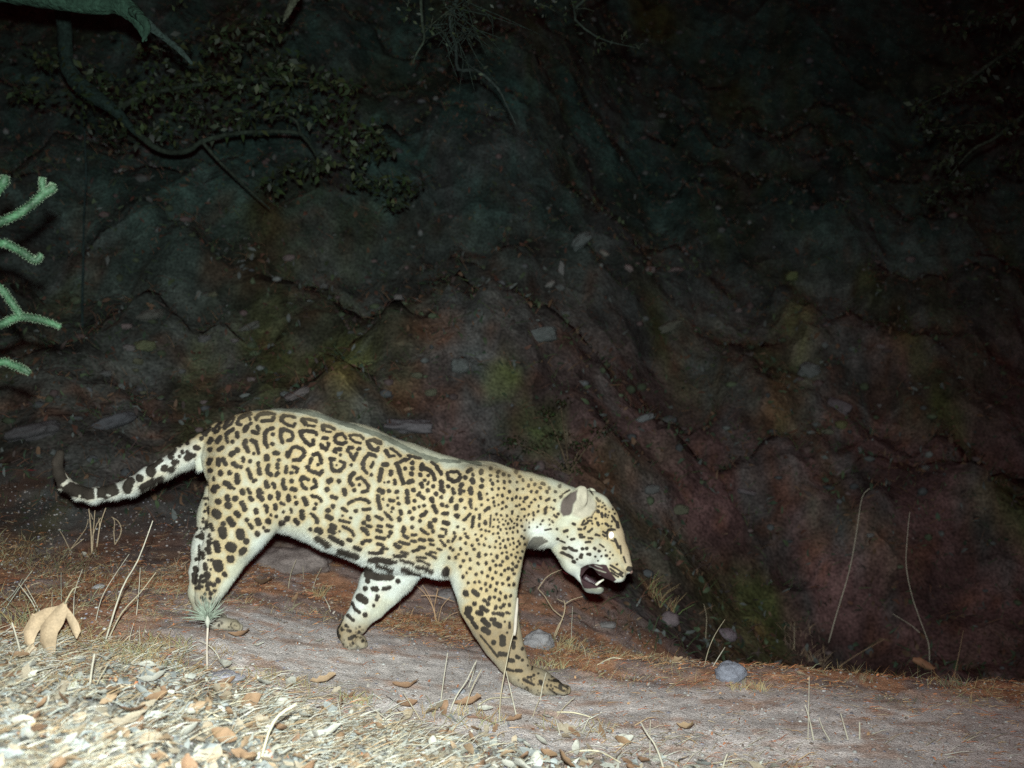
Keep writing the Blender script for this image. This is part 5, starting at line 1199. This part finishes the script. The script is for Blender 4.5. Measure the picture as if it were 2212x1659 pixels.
# farther tree with the drooping pale bough
tx = -4.3; t0 = np.array([tx, 6.4, float(H(tx, 6.4))]); TY = 6.2
dt = empty('leaning_tree', t0); tag(dt, 'leafy tree behind with a pale bent bough drooping at upper left', 'tree')
limb(dt, [t0 - [0, 0, .2], t0 + [.1, 0, 1.2], t0 + [.3, 0, 2.3], t0 + [.9, -.1, 3.1], np.array([-2.9, TY, 2.9]), P(118, -60, TY), P(137, 45, TY), P(146, 140, TY), P(180, 190, TY), P(246, 237, TY), P(296, 290, TY)], [.17, .14, .12, .09, .07, .05, .042, .04, .05, .032, .014], 'trunk', (.012, .022, .019), 12, 5, .2)
limb(dt, [P(284, 275, TY), P(330, 315, TY), P(368, 329, TY), P(410, 324, TY), P(437, 305, TY), P(501, 289, TY), P(570, 284, TY), P(638, 286, TY), P(661, 301, TY), P(684, 337, TY)], [.018, .017, .016, .016, .014, .013, .012, .011, .009, .005], 'limb', (.017, .024, .018), 7, 4, .2)
limb(dt, [P(437, 306, TY), P(470, 345, TY), P(538, 410, TY), P(583, 451, TY)], [.012, .009, .006, .003], 'limb', (.02, .026, .02), 6, 3)
limb(dt, [P(648, 288, TY), P(640, 262, TY), P(610, 248, TY), P(575, 258, TY)], [.009, .008, .006, .003], 'limb', (.018, .024, .018), 6, 3)
limb(dt, [P(684, 337, TY), P(740, 350, TY), P(800, 380, TY), P(870, 410, TY)], [.006, .005, .004, .002], 'limb', (.018, .024, .018), 5, 3)
limb(dt, [P(246, 237, TY), P(330, 200, TY), P(450, 180, TY), P(580, 170, TY), P(700, 180, TY)], [.02, .016, .012, .008, .004], 'limb', (.018, .024, .018), 6, 3)
crown(dt, [(640, 155, TY, 45), (700, 175, TY, 42), (755, 190, TY, 35), (590, 150, TY, 55), (520, 180, TY, 60), (440, 170, TY, 60), (360, 190, TY, 60), (300, 210, TY, 50), (210, 170, TY, 50), (180, 210, TY, 45), (240, 270, TY, 50), (330, 280, TY, 50), (420, 250, TY, 55), (520, 260, TY, 50), (600, 230, TY, 50), (690, 240, TY, 45), (740, 235, TY, 35), (730, 290, TY, 40), (800, 285, TY, 38), (830, 320, TY, 32), (770, 330, TY, 38), (700, 355, TY, 40), (630, 365, TY, 35), (590, 400, TY, 30), (830, 400, TY, 36), (880, 405, TY, 34), (850, 440, TY, 24), (780, 385, TY, 36), (100, 130, TY, 45), (60, 200, TY, 40), (480, 90, TY, 70), (340, 110, TY, 60), (570, 60, TY, 60)],
      [(.06, .11, .035), (.045, .085, .03), (.09, .12, .04), (.03, .055, .028)], per=75, size=(.03, .065))
# tree at the right edge
tx = 3.9; t0 = np.array([tx, 6.0, float(H(tx, 6.0))]); RY_ = 6.0
rt = empty('leafy_tree', t0); tag(rt, 'dim leafy tree hanging over the upper right corner', 'tree')
limb(rt, [t0 - [0, 0, .2], t0 + [-.1, 0, 1.3], t0 + [-.2, 0, 2.6], t0 + [-.4, 0, 3.8]], [.15, .13, .11, .07], 'trunk', sub=5, seg=12)
limb(rt, [t0 + [-.15, 0, 2.2], P(2330, 180, RY_), P(2213, 250, RY_), P(2151, 297, RY_), P(2100, 324, RY_), P(2050, 380, RY_)], [.05, .03, .016, .01, .008, .003], 'limb', (.025, .03, .022), 7, 4)
limb(rt, [t0 + [-.2, 0, 2.7], P(2300, 60, RY_), P(2180, 110, RY_), P(2080, 180, RY_), P(2000, 220, RY_)], [.05, .03, .014, .008, .003], 'limb', (.025, .03, .022), 7, 4)
crown(rt, [(1987, 227, RY_, 26), (2006, 250, RY_, 26), (2045, 195, RY_, 36), (2104, 176, RY_, 40), (2163, 117, RY_, 45), (2084, 47, RY_, 40), (2170, 30, RY_, 50), (2018, 281, RY_, 34), (2065, 297, RY_, 38), (2123, 273, RY_, 38), (2182, 273, RY_, 40), (2045, 344, RY_, 34), (2049, 400, RY_, 34), (2104, 391, RY_, 36), (2010, 425, RY_, 24), (2180, 350, RY_, 34), (2200, 200, RY_, 40), (2240, 100, RY_, 60), (2260, 300, RY_, 50)],
      [(.05, .075, .028), (.04, .06, .025), (.035, .045, .03)], per=75, size=(.03, .06))
# hanging vine and dark shrub behind the shoulders
vb = hit(178, 705); vy = vb[1]; vp = [P(182, 235, vy), P(183, 300, vy), P(186, 380, vy), P(181, 470, vy), P(180, 560, vy), P(178, 640, vy), vb - [0, 0, .03]]
V_, F_ = tube(np.array(vp) - vp[-1], [.006, .006, .007, .007, .008, .009, .01], 6, sub=3, jitter=.15)
o = add('sapling_stem', pymesh('sapling_stem', V_, F_, M_bark, (.014, .024, .024)), loc=vp[-1]); tag(o, 'thin straight dark stem rising beside the cactus at left', 'sapling')
for ((bx, by), cs, lab, cg) in [((1230, 1030), [(1110, 955, 24), (1150, 965, 24), (1120, 1000, 26), (1180, 1020, 26), (1230, 1000, 28), (1200, 940, 24), (1260, 960, 24), (1300, 930, 20), (1180, 890, 22), (1250, 1020, 22), (1210, 870, 18), (1150, 1010, 20)], 'dark green feathery shrub just above the jaguar neck', [(.05, .10, .02), (.035, .07, .02), (.09, .06, .03)]),
                              ((560, 1160), [(740, 720, 22)], '', None)]:
    if not lab: continue
    b = hit(bx, by); y = b[1]; r_ = empty('feathery_shrub', b); tag(r_, lab, 'shrub')
    for (px, py, rr) in cs:
        limb(r_, [b, (b + P(px, py, y)) / 2 + [0, 0, .02], P(px, py, y)], [.006, .004, .002], 'stem', (.08, .06, .04), 5, 3)
    crown(r_, [(px, py, y, rr * 1.1) for px, py, rr in cs], cg, 'foliage', per=170, size=(.012, .03), flat=.5, twigs=False)
